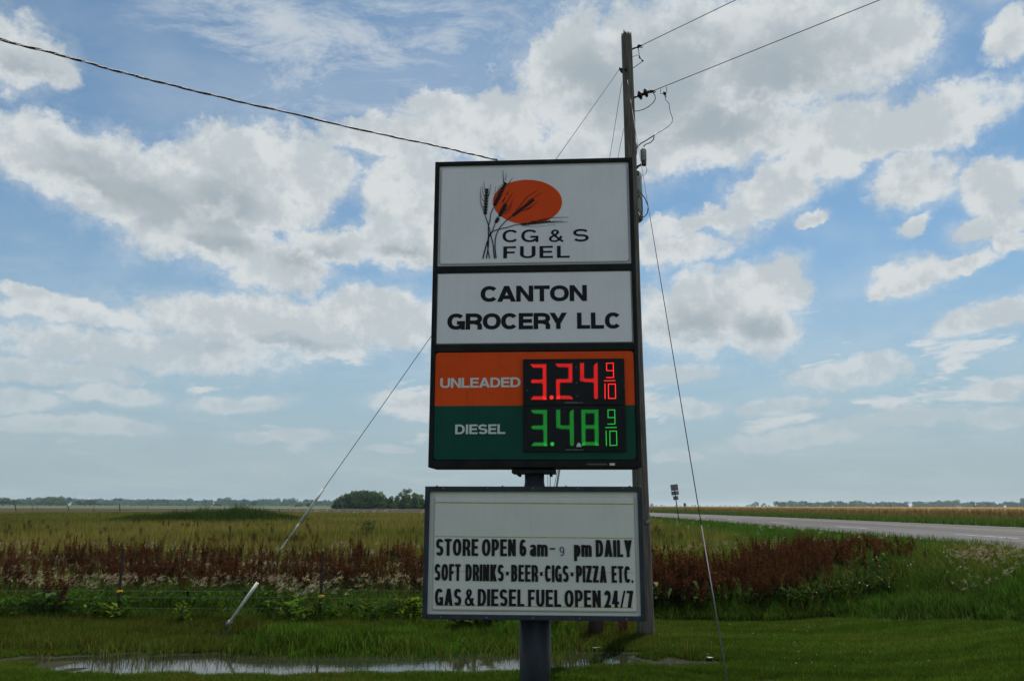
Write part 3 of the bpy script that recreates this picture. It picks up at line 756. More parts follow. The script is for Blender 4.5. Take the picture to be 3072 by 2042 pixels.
# ---- broad leaves in the shade of the stands, white field flowers
def leaves(x, y, z, L, W_, col, droop=0.3):
    n = len(x); th = rng.uniform(0, 6.28, n); d = np.stack([np.cos(th), np.sin(th), np.zeros(n)], -1); s = np.stack([-np.sin(th), np.cos(th), np.zeros(n)], -1)
    p0 = np.stack([x, y, z], -1); el_ = rng.uniform(0.1, 1.0, n)
    up = np.zeros((n, 3)); up[:, 2] = 1
    p1 = p0 + d * (L * .5)[:, None] + up * (L * .5 * el_)[:, None]; p2 = p0 + d * L[:, None] + up * (L * (el_ - droop))[:, None]
    v = np.stack([p0, p1 - s * W_[:, None], p1 + s * W_[:, None], p2], 1).reshape(-1, 3); b = (np.arange(n) * 4)[:, None]
    return v, np.concatenate([b + [0, 1, 2], b + [1, 3, 2]], 0), np.repeat(col, 4, 0)
bag = Bag()
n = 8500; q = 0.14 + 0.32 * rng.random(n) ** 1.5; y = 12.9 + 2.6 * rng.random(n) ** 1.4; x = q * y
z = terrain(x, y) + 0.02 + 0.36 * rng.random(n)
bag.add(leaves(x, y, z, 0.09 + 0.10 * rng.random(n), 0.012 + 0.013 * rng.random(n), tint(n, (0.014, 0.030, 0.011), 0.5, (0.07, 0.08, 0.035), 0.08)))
n = 5200; q = -.72 + 0.70 * rng.random(n); y = 12.4 + 1.8 * rng.random(n); x = q * y
ok = wob(x, y, 1.4, 91) > -0.1; x, y = x[ok], y[ok]; n = len(x)
bag.add(leaves(x, y, terrain(x, y) + 0.03 + 0.28 * rng.random(n), 0.07 + 0.10 * rng.random(n), 0.014 + 0.016 * rng.random(n), tint(n, (0.018, 0.045, 0.012), 0.5, (0.05, 0.10, 0.02), 0.08)))
n = 16000; q = 0.14 + 0.34 * rng.random(n); y = 13.0 + 6.0 * rng.random(n); x = q * y
bag.add(blades(on_ground(x, y), (0.30 + 0.35 * rng.random(n)) * np.clip(1.15 - terrain(x, y), .4, 1), 0.008 + 0.009 * rng.random(n), 0.4, tint(n, (0.026, 0.045, 0.012), 0.5, (0.09, 0.08, 0.03), 0.2), 2, 0.35))
tag(bag.build('weed_leaves', LEAF), 'dark broad weed leaves low in the stands and along the fence foot', 'weeds', kind='stuff')
bag = Bag()
n = 55; q = 0.33 + 0.32 * rng.random(n); y = 12.2 + 3.0 * rng.random(n); x = q * y; ok = (y > lawn_edge(np.minimum(x, 6.9)) + 0.1) & (x < 9); x, y = x[ok], y[ok]; n = len(x)
bag.add(leaves(x, y, terrain(x, y) + 0.30 + 0.12 * rng.random(n), np.full(n, 0.024), np.full(n, 0.011), tint(n, (0.7, 0.7, 0.72), 0.1, hue=0.02)))
n = 60; x = 1.7 + 3.0 * rng.random(n); y = 9.0 + 3.0 * rng.random(n)
bag.add(leaves(x, y, terrain(x, y) + 0.03, np.full(n, 0.022), np.full(n, 0.010), tint(n, (0.45, 0.42, 0.32), 0.2, hue=0.02)))
tag(bag.build('wild_flowers', PALE), 'tiny white bindweed flowers and pale bits dotting the grass', 'flowers', kind='stuff')

# ---- reed mound in the meadow
bag = Bag()
n = 26000; r_ = np.sqrt(rng.random(n)); a_ = rng.uniform(0, 6.28, n)
x = -19.6 + 6.6 * r_ * np.cos(a_); y = 53 + 5.0 * r_ * np.sin(a_)
hm = (1 - r_ ** 2.2) * (0.68 + 0.55 * wob(x, y, 0.9, 95) + .3 * wob(x, y, 2.6, 97))
bag.add(blades(on_ground(x, y), 0.2 + 0.95 * np.clip(hm, 0, 1.3) * (0.5 + 0.65 * rng.random(n) ** 1.5), 0.03 + 0.04 * rng.random(n), 0.35, tint(n, (0.034, 0.062, 0.014), 0.45) * (0.7 + 0.5 * sstep(wob(x, y, 1.8, 96), -1, 1))[:, None], 1, 0.25))
tag(bag.build('reed_bed', LEAF), 'dark green mound of reeds in the meadow left of the sign', 'reeds', kind='stuff')

# individual leafy weeds
def leafy_weed(name, x, y, n, h, col, L, label, cat='plant', stemcol=(0.05, 0.08, 0.03)):
    z = float(terrain(x, y)); e = empty(name, (x, y, z))
    xx = rng.normal(0, h * 0.22, n); yy_ = rng.normal(0, h * 0.2, n); zz = h * (0.12 + 0.88 * rng.random(n))
    b = Bag(); b.add(leaves(xx, yy_, zz, L * (0.6 + 0.8 * rng.random(n)), L * 0.28 * (0.7 + 0.6 * rng.random(n)), tint(n, np.array(col) * .55, 0.35, (0.09, 0.085, 0.02), 0.08)))
    b.build('foliage', LEAF, e)
    s = MB()
    for k in range(5): s.tube([(0, 0, 0), (random.gauss(0, h * .1), random.gauss(0, h * .1), h * .5), (random.gauss(0, h * .2), random.gauss(0, h * .2), h * .92)], [.006, .005, .003], 5)
    s.build('stem', mat(name + '_stem', stemcol, 0.8, 0.3), e)
    return tag(e, label, cat)
g = at_z(1238, 1880); leafy_weed('broadleaf_weed', g.x, g.y, 150, 0.36, (0.12, 0.20, 0.03), 0.10, 'bright yellow green leafy weed at the left foot of the message board')
g = at_z(1300, 1888); leafy_weed('broadleaf_weed', g.x, g.y, 70, 0.22, (0.10, 0.15, 0.03), 0.09, 'low yellowing weed just right of the bright leafy one, below the board corner')
for px, lab in ((1395, 'burdock with dull grey green leaves showing under the message board, beside the dark post'), (1475, 'burdock with pale grey green leaves showing under the message board, left of the mast')):
    g = at_z(px, 1902); leafy_weed('burdock', g.x, g.y, 60, 0.26, (0.075, 0.12, 0.055), 0.17, lab)
g = at_z(1672, 1915); leafy_weed('dead_weed', g.x, g.y, 120, 0.34, (0.085, 0.045, 0.022), 0.07, 'dead brown weed clump just right of the sign mast', stemcol=(0.05, 0.03, 0.02))
g = at_z(1703, 1912); leafy_weed('small_weed', g.x, g.y, 26, 0.14, (0.10, 0.18, 0.035), 0.10, 'small bright weed between the dead brown clump and the wooden post')
g = at_z(873, 1872); leafy_weed('milkweed', g.x, g.y, 36, 0.36, (0.075, 0.15, 0.03), 0.16, 'pale green upright weed left of the second fence post')
g = at_z(343, 1868); leafy_weed('milkweed', g.x, g.y, 30, 0.22, (0.085, 0.16, 0.03), 0.14, 'light green weed just left of the first fence post')
g = at_z(545, 1872); leafy_weed('leafy_weed', g.x, g.y, 60, 0.26, (0.085, 0.15, 0.03), 0.08, 'yellow green weed between the first post and the guy wire anchor')
g = at_z(1115, 1872); leafy_weed('leafy_weed', g.x, g.y, 60, 0.30, (0.075, 0.14, 0.03), 0.08, 'green leafy weed between the second fence post and the message board')
pz = at_y(1103, 1600, 36.0); leafy_weed('meadow_shrub', pz.x, 36.0, 260, 0.75, (0.040, 0.065, 0.035), 0.12, 'single grey green shrub alone in the meadow left of the sign')

# ------------------------------------------------------------------ trees
def crown_tris(lobes, n, size, col, seed):
    r = np.random.default_rng(seed); wts = np.array([l[3] * l[4] for l in lobes]); wts = wts / wts.sum()
    pick = r.choice(len(lobes), n, p=wts); Lb = np.array(lobes)[pick]
    d = r.normal(size=(n, 3)); d /= np.linalg.norm(d, axis=1)[:, None]; rad = r.random(n) ** 0.35
    c = Lb[:, :3] + d * rad[:, None] * Lb[:, [3, 3, 4]]
    e1 = r.normal(size=(n, 3)); e1 /= np.linalg.norm(e1, axis=1)[:, None]; e2 = np.cross(e1, r.normal(size=(n, 3))); e2 /= np.linalg.norm(e2, axis=1)[:, None]
    s = (size * (0.6 + 0.8 * r.random(n)))[:, None]
    v = np.stack([c + e1 * s, c - e1 * s * .5 + e2 * s * .8, c - e1 * s * .5 - e2 * s * .8], 1).reshape(-1, 3)
    cc_ = np.array(col) * (0.6 + 0.8 * r.random((n, 1)))
    return v, np.arange(3 * n).reshape(-1, 3), np.repeat(cc_, 3, 0)
def tree_template(kind, seed):
    r = random.Random(seed)
    if kind == 'cedar':
        lobes = [(r.uniform(-.06, .06), r.uniform(-.06, .06), 0.12 + 0.78 * t, 0.40 * (1 - 0.62 * t), 0.17) for t in np.linspace(0, 1, 8)]
        lobes += [(r.uniform(-.3, .3), r.uniform(-.3, .3), r.uniform(.1, .5), 0.2, 0.16) for _ in range(6)]
        return crown_tris(lobes, 1500, 0.05, (0.065, 0.115, 0.030), seed), 0.03
    if kind == 'open':
        lobes = [(r.uniform(-.35, .35), r.uniform(-.35, .35), r.uniform(.42, .90), r.uniform(.10, .2), r.uniform(.07, .14)) for _ in range(14)]
        return crown_tris(lobes, 1500, 0.034, (0.14, 0.19, 0.07), seed), 0.03
    lobes = [(r.uniform(-.42, .42), r.uniform(-.42, .42), r.uniform(.22, .78), r.uniform(.16, .30), r.uniform(.12, .2)) for _ in range(12)]
    return crown_tris(lobes, 1500, 0.045, (0.07, 0.12, 0.04), seed), 0.035
TREES = {k: [tree_template(k, s) for s in range(4)] for k in ('cedar', 'open', 'round')}
CROWN = {k: [mesh_of('crown', t[0], FOL) for t in v] for k, v in TREES.items()}
def trunk_mesh():
    b = MB(); b.tube([(0, 0, -0.02), (0.01, 0, .3), (0, .01, .6), (0.02, 0, .8)], [.028, .022, .014, .006], 8)
    for k in range(6):
        a = k * 1.05; z = .25 + .07 * k; b.tube([(0, 0, z), (math.cos(a) * .14, math.sin(a) * .14, z + .12), (math.cos(a) * .26, math.sin(a) * .26, z + .27)], [.012, .008, .003], 5)
    o = b.build('trunk', M['bark']); me = o.data; bpy.data.objects.remove(o); return me
TRUNK = trunk_mesh()
def tree(name, kind, x, y, h, wd, label, group=None):
    e = empty(name, (x, y, float(terrain(x, y))), random.uniform(0, 6.28)); e.scale = (wd, wd, h)
    for nm, me in (('trunk', TRUNK), ('crown', random.choice(CROWN[kind]))):
        o = bpy.data.objects.new(nm, me); COL.objects.link(o); o.parent = e
    return tag(e, label, 'tree', group)
def px_x(px, y): return at_y(px, 1515, y).x
ORD = 'first second third fourth fifth sixth seventh eighth ninth tenth eleventh twelfth thirteenth fourteenth fifteenth sixteenth seventeenth'.split()
for px, h, wd in [(1012, 2.6, 3.6), (1024, 3.3, 3.6), (1038, 3.7, 3.8), (1052, 3.6, 4.0), (1068, 3.9, 4.2), (1086, 3.7, 4.0), (1104, 3.4, 4.2), (1122, 3.5, 4.0), (1140, 3.3, 4.0), (1156, 2.7, 3.6),
                  (1172, 3.0, 3.6), (1190, 3.1, 4.0), (1208, 3.2, 3.8), (1226, 3.0, 4.0), (1244, 3.2, 3.8), (1262, 3.0, 4.0), (1282, 3.3, 4.0)]:
    Y = 205 + random.uniform(-4, 4); tree('cedar_tree', 'cedar', px_x(px, Y), Y, h, wd * 1.05, ORD.pop(0) + ' dark cedar from the left in the grove beyond the plowed field', 'cedars in the grove beyond the plowed field')
for px, h, wd, lab in [(1090, 5.4, 6.5, 'tallest pale green tree rising behind the middle of the dark cedar grove'), (1108, 5.3, 5.5, 'pale green tree right beside the tallest one, behind the dark cedar grove'),
                       (1070, 4.8, 5.0, 'pale green tree left of the tallest one, behind the dark cedar grove'), (1133, 4.7, 4.4, 'pale open tree at the right shoulder of the dark cedar grove'), (1214, 5.3, 4.0, 'lone pale open crowned tree rising near the left edge of the message board'), (1252, 4.2, 4.0, 'shorter pale tree beside the message board, right of the lone open crowned one')]:
    Y = 216; tree('pale_tree', 'open' if px > 1120 else 'round', px_x(px, Y), Y, h, wd * 0.9, lab)
ORD = ['first', 'second', 'third', 'fourth', 'fifth', 'seventh', 'eighth', 'ninth', 'sixth', 'tenth', 'eleventh', 'twelfth', 'thirteenth']
for px, Y, h, wd in [(8, 560, 5.2, 11), (28, 560, 6.0, 9), (62, 640, 3.2, 7), (95, 900, 8, 14), (135, 620, 5.4, 11), (150, 640, 7.0, 13), (172, 620, 4.8, 10), (186, 600, 4.2, 8), (148, 820, 10.0, 18), (256, 600, 5.4, 11), (272, 640, 5.0, 9), (294, 600, 2.5, 6), (325, 650, 2.0, 5)]:
    tree('field_tree', 'round', px_x(px, Y), Y, h, wd, ORD.pop(0) + ' rounded tree from the left edge in the far green field', 'trees scattered in the far green field')
for px, Y, h, wd, lab in [(759, 560, 4.4, 5, 'small dark bush in the green field beyond the right end of the reed mound'), (925, 420, 2.2, 4.5, 'small bush in the green field just left of the upper guy guard'), (895, 420, 1.6, 3.5, 'smaller of two bushes near the upper guy guard, left of its neighbour'), (648, 500, 2.2, 4.5, 'light green bush in the far field above the reed mound')]:
    tree('field_bush', 'round', px_x(px, Y), Y, h, wd, lab)
for px, Y, h, wd, lab in [(2334, 900, 7.2, 8, 'tall dark tree at the left end of the treeline beyond the highway'), (2346, 900, 6.8, 7, 'second tall dark tree from the left end of the treeline beyond the highway'), (2252, 1500, 5.5, 10, 'small blurred tree left of the gap in the distant treeline')]:
    tree('far_tree', 'round', px_x(px, Y), Y, h, wd, lab)
def tree_row(bag, px0, px1, Y, h, sp, jit=0.25, gaps=0.0):
    x0, x1 = px_x(px0, Y), px_x(px1, Y); n = max(1, int((x1 - x0) / sp)); x = np.linspace(x0, x1, n) + rng.normal(0, sp * .3, n)
    if gaps: k = rng.random(n) > gaps; x = x[k]; n = len(x)
    y = Y + rng.normal(0, 12, n); hh = h * (1 + jit * rng.normal(size=n)).clip(.5, 1.5)
    for k in range(4):
        s = np.arange(k, n, 4); m = len(s)
        if not m: continue
        v, f, c = TREES['round'][k][0]; v = v[:1350]; f = f[:450]; c = c[:1350]
        v2 = v.copy(); cen = v.reshape(-1, 3, 3).mean(1); v2 = (cen[:, None] + (v.reshape(-1, 3, 3) - cen[:, None]) * 1.9).reshape(-1, 3); v2[:, 2] = np.maximum(v2[:, 2] * 1.25 - 0.25, 0)
        bag.add(place_template((v2, f, c), x[s], y[s], terrain(x[s], y[s]), rng.uniform(0, 6.28, m), hh[s] * 1.15, hh[s]))
bag = Bag()
tree_row(bag, -300, 1300, 1150, 9.5, 6.0, 0.13); tree_row(bag, -300, 1300, 1210, 8.5, 9.0, 0.13); tree_row(bag, 300, 900, 1180, 10.5, 14, 0.15); tree_row(bag, -300, 200, 950, 9.0, 8, 0.25)
tag(bag.build('far_woods', FOL), 'long hazy blue green treeline across the horizon left of the sign', 'woods', kind='stuff')
bag = Bag()
tree_row(bag, 2350, 3400, 1050, 8.0, 5.0, 0.14); tree_row(bag, 2360, 3400, 1110, 7.2, 8.0, 0.14); tree_row(bag, 2500, 3400, 1100, 9.4, 22, 0.2); tree_row(bag, 2255, 2330, 1700, 8.0, 16, 0.3, 0.35)
tree_row(bag, 1900, 2260, 2600, 5.0, 34, 0.4, 0.3); tree_row(bag, 1960, 1990, 1900, 8.0, 12, 0.2); tree_row(bag, 1300, 3400, 3300, 5.5, 26, 0.3)
tag(bag.build('far_woods', FOL), 'low hazy treeline across the horizon beyond the highway', 'woods', kind='stuff')

# ------------------------------------------------------------------ fences
def tpost(parent, x, y, h, with_clip=None, lean=0.0, name='post'):
    z = float(terrain(x, y)); b = MB()
    b.box(x - .004, x + .004, y - .004, y + .030, z - .1, z + h); b.box(x - .022, x + .022, y - .0105, y - .004, z - .1, z + h)
    o = b.build(name, M['tpost'], parent)
    if with_clip:
        c = MB(); c.box(x - .035, x + .055, y - .045, y - .0125, with_clip - .012, with_clip + .010); c.box(x - .012, x + .02, y - .060, y - .046, with_clip - .02, with_clip + .018)
        c.build('insulator', M['clip'], o)
    return o
fence = empty('barbed_wire_fence', (0, 0, 0))
fy = 12.62
posts = []
for px, ptop, pclip in [(-330, 1640, None), (366, 1645, 1771), (967, 1652, 1786), (1426, 1660, None)]:
    p = at_y(px, 1700, fy + (0.1 if px == 967 else 0)); top = at_y(px, ptop, p.y).z
    tpost(fence, p.x, p.y, top - float(terrain(p.x, p.y)), at_y(px, pclip, p.y).z if pclip else None); posts.append(p)
def wood_post(px, base_py, h, r, m, name, lab):
    g = at_z(px, base_py); z = float(terrain(g.x, g.y)) - .15; b = MB()
    pts = [(g.x, g.y, z), (g.x + .005, g.y, z + h * .5), (g.x - .004, g.y, z + h)]; b.tube(pts, [r, r * .96, r * .9], 14)
    return tag(b.build(name, m), lab, 'post'), g
_, gw = wood_post(1788, 1906, 1.15, .105, M['old_wood'], 'corner_post', 'thick dark reddish wooden corner post seen under the board, left of the utility pole')
for v_ in (fy,):
    xs_ = [p.x for p in posts] + [gw.x]; ys_ = [p.y - .018 for p in posts] + [gw.y]
    for wpy in (1670, 1696, 1769, 1790, 1819):
        zz = at_y(366, wpy, fy).z; b = MB(); pts = []; wsag = random.uniform(.4, 2.2)
        for i in range(len(xs_) - 1):
            for k in range(12):
                t = k / 12; sag = -0.02 * 4 * t * (1 - t) * random.uniform(.6, 1.1)
                pts.append((xs_[i] + (xs_[i + 1] - xs_[i]) * t, ys_[i] + (ys_[i + 1] - ys_[i]) * t - .012, zz + sag * wsag - 0.002 * i + 0.012 * math.sin(i * 2.1 + wpy)))
        b.tube(pts, .0017 if wpy < 1700 else .0021, 5)
        for i in range(0, len(pts) - 1):
            for t in (0.0, 0.5):
                p = Vector(pts[i]).lerp(Vector(pts[i + 1]), t); b.tube([p + Vector((-.012, 0, -.012)), p + Vector((.012, 0, .012))], .0018, 4)
        b.build('wire', M['wire'] if wpy < 1700 else M['guard_dark'], fence)
tag(fence, 'near barbed wire fence on rusty steel posts, two of them with yellow insulators', 'fence')
# red steel leg beside the pole
g = at_z(1869, 1900)
b = MB(); z = float(terrain(g.x, g.y))
b.add([(g.x - .055, g.y, z + .02), (g.x - .02, g.y, z + .02), (g.x - .005, g.y, z + .10), (g.x + .02, g.y, z - .05), (g.x + .06, g.y, z - .05), (g.x + .055, g.y, z + .55), (g.x - .055, g.y, z + .55),
       (g.x - .055, g.y + .02, z + .02), (g.x - .02, g.y + .02, z + .02), (g.x - .005, g.y + .02, z + .10), (g.x + .02, g.y + .02, z - .05), (g.x + .06, g.y + .02, z - .05), (g.x + .055, g.y + .02, z + .55), (g.x - .055, g.y + .02, z + .55)],
      [(0, 1, 2, 3, 4, 5, 6), (13, 12, 11, 10, 9, 8, 7)] + [(i, i + 7, (i + 1) % 7 + 7, (i + 1) % 7) for i in range(7)])
tag(b.build('marker_post', M['red_post']), 'dark red notched marker post under the right end of the message board', 'post')

far_fence = empty('field_fence', (0, 0, 0)); FY = 118.0
pl_ = []
for px, top, base, lean, wooden in [(42, 1500, 1532, -7, 1), (98, 1513, 1534, 0, 0), (112, 1513, 1535, 0, 0), (201, 1511, 1538, -9, 1), (282, 1510, 1539, 0, 0), (359, 1509, 1537, -1, 1), (443, 1515, 1527, 0, 0), (560, 1514, 1530, 0, 0), (676, 1524, 1534, -2, 1),
                                     (838, 1525, 1547, -2, 1), (924, 1528, 1552, 3, 1), (995, 1526, 1551, 0, 0), (1034, 1529, 1552, 0, 0), (1085, 1533, 1553, -6, 0), (1115, 1530, 1552, 0, 0), (1168, 1530, 1553, 0, 1), (1226, 1531, 1552, 0, 0), (1290, 1531, 1553, 0, 1), (1340, 1531, 1553, 0, 0)]:
    Y = FY - (px / 1300) * 30; a = at_y(px, base + 2, Y); t = at_y(px, top, Y); t.x += 0.0; a.x += lean / 2434 * Y * -1
    b = MB(); r = .075 if wooden else .03; b.tube([a, t], [r, r * .9], 6); b.build('post', M['old_wood'], far_fence); pl_.append((a, t))
for f in (.95, .62, .3):
    b = MB(); b.tube([a.lerp(t, f) for a, t in pl_], .010, 4); b.build('wire', M['wire'], far_fence)
b = MB(); a = at_y(273, 1537, FY - 6.5); t = at_y(282, 1526, FY - 6.5); b.tube([a, t], .04, 5); b.build('brace', M['old_wood'], far_fence)
tag(far_fence, 'distant wire fence with leaning wooden posts in front of the plowed field', 'fence')

# ------------------------------------------------------------------ road signs (seen from the back)
def road_sign(Y, pts, panels, r, label):
    a, t = at_y(pts[0], pts[1], Y), at_y(pts[2], pts[3], Y); e = empty('road_sign', a)
    d = (t - a).normalized(); sx = Vector((d.z, 0, -d.x)); k = Y / 2434.0 * 1.0
    b = MB(); b.tube([Vector((0, 0, -.2)), t - a], r, 8); b.build('post', M['dark_steel'], e)
    for (px, py, wp, hp) in panels:
        c = at_y(px, py, Y) - a; c.y += 0.05; hw, hh = wp * k / 2, hp * k / 2; q = MB(); vs = []
        for yo in (0, .012):
            for sxx, szz in ((-1, -1), (1, -1), (1, 1), (-1, 1)):
                vs.append(c + sx * hw * sxx + d * hh * szz + Vector((0, yo, 0)))
        q.add(vs, [(0, 1, 2, 3), (7, 6, 5, 4), (0, 4, 5, 1), (1, 5, 6, 2), (2, 6, 7, 3), (3, 7, 4, 0)]); q.build('panel', M['sign_back'], e)
    return tag(e, label, 'road sign')
road_sign(45.0, (2039, 1572, 2022, 1453), [(2023.6, 1461.5, 22.5, 18.5), (2025.8, 1478.3, 22.5, 11.5), (2027.8, 1492.8, 15.5, 11.5)], .026, 'leaning grey sign post with three stacked plates seen from behind')
road_sign(94.0, (2056.5, 1543, 2054.5, 1508), [(2054.5, 1513, 7.4, 9.5)], .035, 'small single plate sign on the far side of the highway')

# ------------------------------------------------------------------ utility pole
gp = at_z(1938, 1905); PX, PY = gp.x, gp.y; ptop = at_y(1879, 102, PY).z
PH = ptop
pole = empty('utility_pole', (PX, PY, 0.0))
RB, RT = 0.1135, 0.081
def pole_r(z): return RB + (RT - RB) * z / PH
b = MB(); zs = np.concatenate([[-.3], np.linspace(0, PH - .1, 40), [PH - .03, PH]])
vs, fs = [], []; N = 28
for i, z in enumerate(zs):
    r0 = pole_r(max(z, 0)); bend = -0.020 * min(1, max(0, z) / 2.0) + 0.006 * math.sin(z * 1.1)
    for k in range(N):
        th = 2 * math.pi * k / N; rr = r0 * (1 + .025 * math.sin(7 * th + z * .5) + .02 * math.sin(13 * th + 1 + z * .2)); zz = z
        if i == len(zs) - 1: zz += random.uniform(-.05, .05); rr *= .93
        if i == len(zs) - 2: zz += -.02
        vs.append((rr * math.cos(th) + bend, rr * math.sin(th), zz))
for i in range(len(zs) - 1):
    for k in range(N): fs.append((i * N + k, i * N + (k + 1) % N, (i + 1) * N + (k + 1) % N, (i + 1) * N + k))
vs.append((0, 0, PH - .07)); L0 = (len(zs) - 1) * N
for k in range(N): fs.append((L0 + k, L0 + (k + 1) % N, len(vs) - 1))
b.add(vs, fs); b.smooth = True; b.build('shaft', M['wood'], pole)
def PP(px, py, dy=0.0):
    """point near the pole in the pole's own frame"""
    p = at_y(px, py, PY + dy); return Vector((p.x - PX, dy, p.z))
# top dead end clamp
b = MB(); b.tube([PP(1893, 150), PP(1903, 145), PP(1914, 141)], .014, 8); b.tube([PP(1912, 143), PP(1918, 138), PP(1925, 136)], [.02, .028, .012], 8)
b.tube([PP(1916, 141), PP(1926, 144), PP(1930, 140), PP(1924, 136)], .007, 6); b.build('dead_end_clamp', M['dark_steel'], pole)
b = MB(); b.tube([PP(1915, 145), PP(1917, 160), PP(1919, 172), PP(1925, 180), PP(1930, 184), PP(1920, 190), PP(1902, 203), PP(1895, 206)], .0055, 6); b.build('jumper_wire', M['wire'], pole)
b = MB(); b.tube([PP(1918, 168), PP(1920, 176)], .012, 8); b.tube([PP(1925, 180), PP(1930, 184)], .012, 8); b.build('connector', M['dark_steel'], pole)
b = MB(); b.tube([PP(1896, 172), PP(1912, 165), PP(1918, 170)], .004, 5); b.build('tie_wire', M['wire'], pole)
# strain insulators
b = MB(); b.tube([PP(1897, 297), PP(1905, 292), PP(1913, 289)], .016, 8); b.build('insulator_eye', M['dark_steel'], pole)
ax = (PP(1950, 274) - PP(1908, 291)); ax.normalize()
for q in (PP(1915, 288.5), PP(1932.5, 281.5)):
    b = MB(); b.lathe(q, ax, [(-.01, .02), (0, .03), (.018, .066), (.030, .072), (.044, .055), (.05, .03), (.09, .024)], 20); b.build('insulator', M['brown_glaze'], pole)
b = MB(); b.tube([PP(1945, 278), PP(1955, 274), PP(1962, 272)], [.014, .03, .012], 8); b.tube([PP(1957, 270), PP(1968, 275), PP(1965, 278), PP(1954, 276)], .008, 6); b.build('dead_end_clamp', M['dark_steel'], pole)
b = MB(); b.tube([PP(1958, 277), PP(1965, 287), PP(1966, 298), PP(1960, 308), PP(1948, 319), PP(1932, 328), PP(1915, 333), PP(1902, 334)], .0065, 6); b.build('jumper_wire', M['wire'], pole)
# hot line clamp and lead
b = MB(); b.tube([PP(1982, 265), PP(1982, 282), PP(1992, 281)], .005, 5); b.tube([PP(2000, 260), PP(2000, 276), PP(1996, 280)], .005, 5); b.build('stirrup', M['dark_steel'], pole)
b = MB(); b.tube([PP(1992, 275), PP(1994, 281), PP(1996, 286)], [.012, .028, .012], 8); b.tube([PP(1997, 286), PP(1999, 291), PP(1995, 292)], .006, 5); b.build('clamp', M['dark_steel'], pole)
b = MB(); b.tube([PP(1994, 285), PP(1997, 300), PP(2008, 312), PP(2008, 325), PP(2012, 340), PP(2018, 355), PP(2016, 368), PP(2005, 380), PP(1985, 393), PP(1972, 400)], .0045, 6); b.build('lead_wire', M['wire'], pole)
b = MB(); b.tube([PP(1972, 399), PP(1955, 411), PP(1938, 422), PP(1922, 431), PP(1908, 446)], .009, 6); b.tube([PP(1962, 407), PP(1961, 418), PP(1952, 428), PP(1938, 433), PP(1930, 440)], .008, 6); b.build('jumper_wire', M['rubber'], pole)
# arrester
b = MB(); q = PP(1931, 484); b.lathe(q, (0, 0, 1), [(0, .035), (.01, .045), (.17, .047), (.185, .045), (.20, .025), (.215, .012)], 18); b.build('arrester_body', M['grey_glaze'], pole)
b = MB(); b.lathe(PP(1932, 497), (0, 0, 1), [(0, .03), (.012, .04), (.024, .026), (.036, .042), (.05, .026), (.062, .042), (.075, .03)], 16); b.build('arrester_skirt', M['brown_glaze'], pole)
b = MB(); b.tube([PP(1930, 496), PP(1924, 494), PP(1914, 499), PP(1911, 505)], [.014, .02, .018, .014], 8); b.build('bracket', M['dark_steel'], pole)
b = MB(); b.tube([PP(1936, 498), PP(1941, 508), PP(1938, 520), PP(1925, 530), PP(1916, 542)], .0035, 5); b.build('ground_wire', M['wire'], pole)
# transformer tank on the far side
b = MB(); p = PP(1898, 640); b.lathe((p.x + .02, pole_r(3) + .22, p.z), (0, 0, 1), [(0, .17), (.02, .19), (.74, .19), (.76, .18), (.80, .10), (.82, .04)], 24); b.build('transformer_tank', M['can'], pole)
b = MB(); b.lathe(PP(1900, 446, .2) + Vector((0, 0, -.1)), (0.12, 0, 1), [(0, .05), (.02, .055), (.16, .05), (.2, .03)], 14); b.build('bushing', M['grey_glaze'], pole)
b = MB()
for py in (515, 523, 590, 628): b.tube([PP(1908, py), PP(1917, py + 1)], .016, 8)
b.build('bolt', M['dark_steel'], pole)
b = MB(); b.tube([PP(1903, 553), PP(1918, 573), PP(1935, 595), PP(1945, 620), PP(1942, 640), PP(1932, 651), PP(1922, 650), PP(1915, 638)], .0075, 7); b.build('cable_loop', M['rubber'], pole)
b = MB(); b.tube([PP(1903, 553), PP(1916, 580), PP(1926, 605), PP(1927, 630), PP(1922, 648), PP(1914, 655)], .0075, 7); b.build('cable_loop', M['rubber'], pole)
b = MB(); b.tube([PP(1867, 218), PP(1862, 208), PP(1859, 203)], [.02, .028, .012], 8); b.build('guy_hook', M['dark_steel'], pole)
b = MB(); b.tube([PP(1876, 212, -.13), PP(1880, 205, -.135)], .03, 8); b.build('guy_plate', M['dark_steel'], pole)
b = MB(); b.box(.0, .16, -.16, -.10, 0, .0); 
b = MB(); q = PP(1941, 1564, -.06); b.box(q.x - .02, q.x + .035, -.13, -.05, q.z - .02, q.z + .02); b.build('metal_tag', M['steel'], pole)
tag(pole, 'tall weathered wooden utility pole with transformer, insulators and loose jumper wires', 'utility pole')

def span(a, b_, sag, n=24):
    a, b_ = Vector(a), Vector(b_); out = []
    for i in range(n + 1):
        t = i / n; p = a.lerp(b_, t); p.z -= sag * 4 * t * (1 - t); out.append(p)
    return out
def world_pp(px, py, dy=0.0): return at_y(px, py, PY + dy)
a = world_pp(1924, 137); e_ = at_y(2212, -2, 9.8); e2 = a + (e_ - a) * 8
tag(MB().tube(span(a, e2, .0, 4), .0055, 6).build('power_line', M['wire']), 'upper bare power line running off the pole top to the upper right', 'power line')
a = world_pp(1962, 272); e_ = at_y(2645, -2, 8.6); e2 = a + (e_ - a) * 6
tag(MB().tube(span(a, e2, .0, 4), .0055, 6).build('power_line', M['wire']), 'lower bare power line running from the brown insulators to the upper right', 'power line')

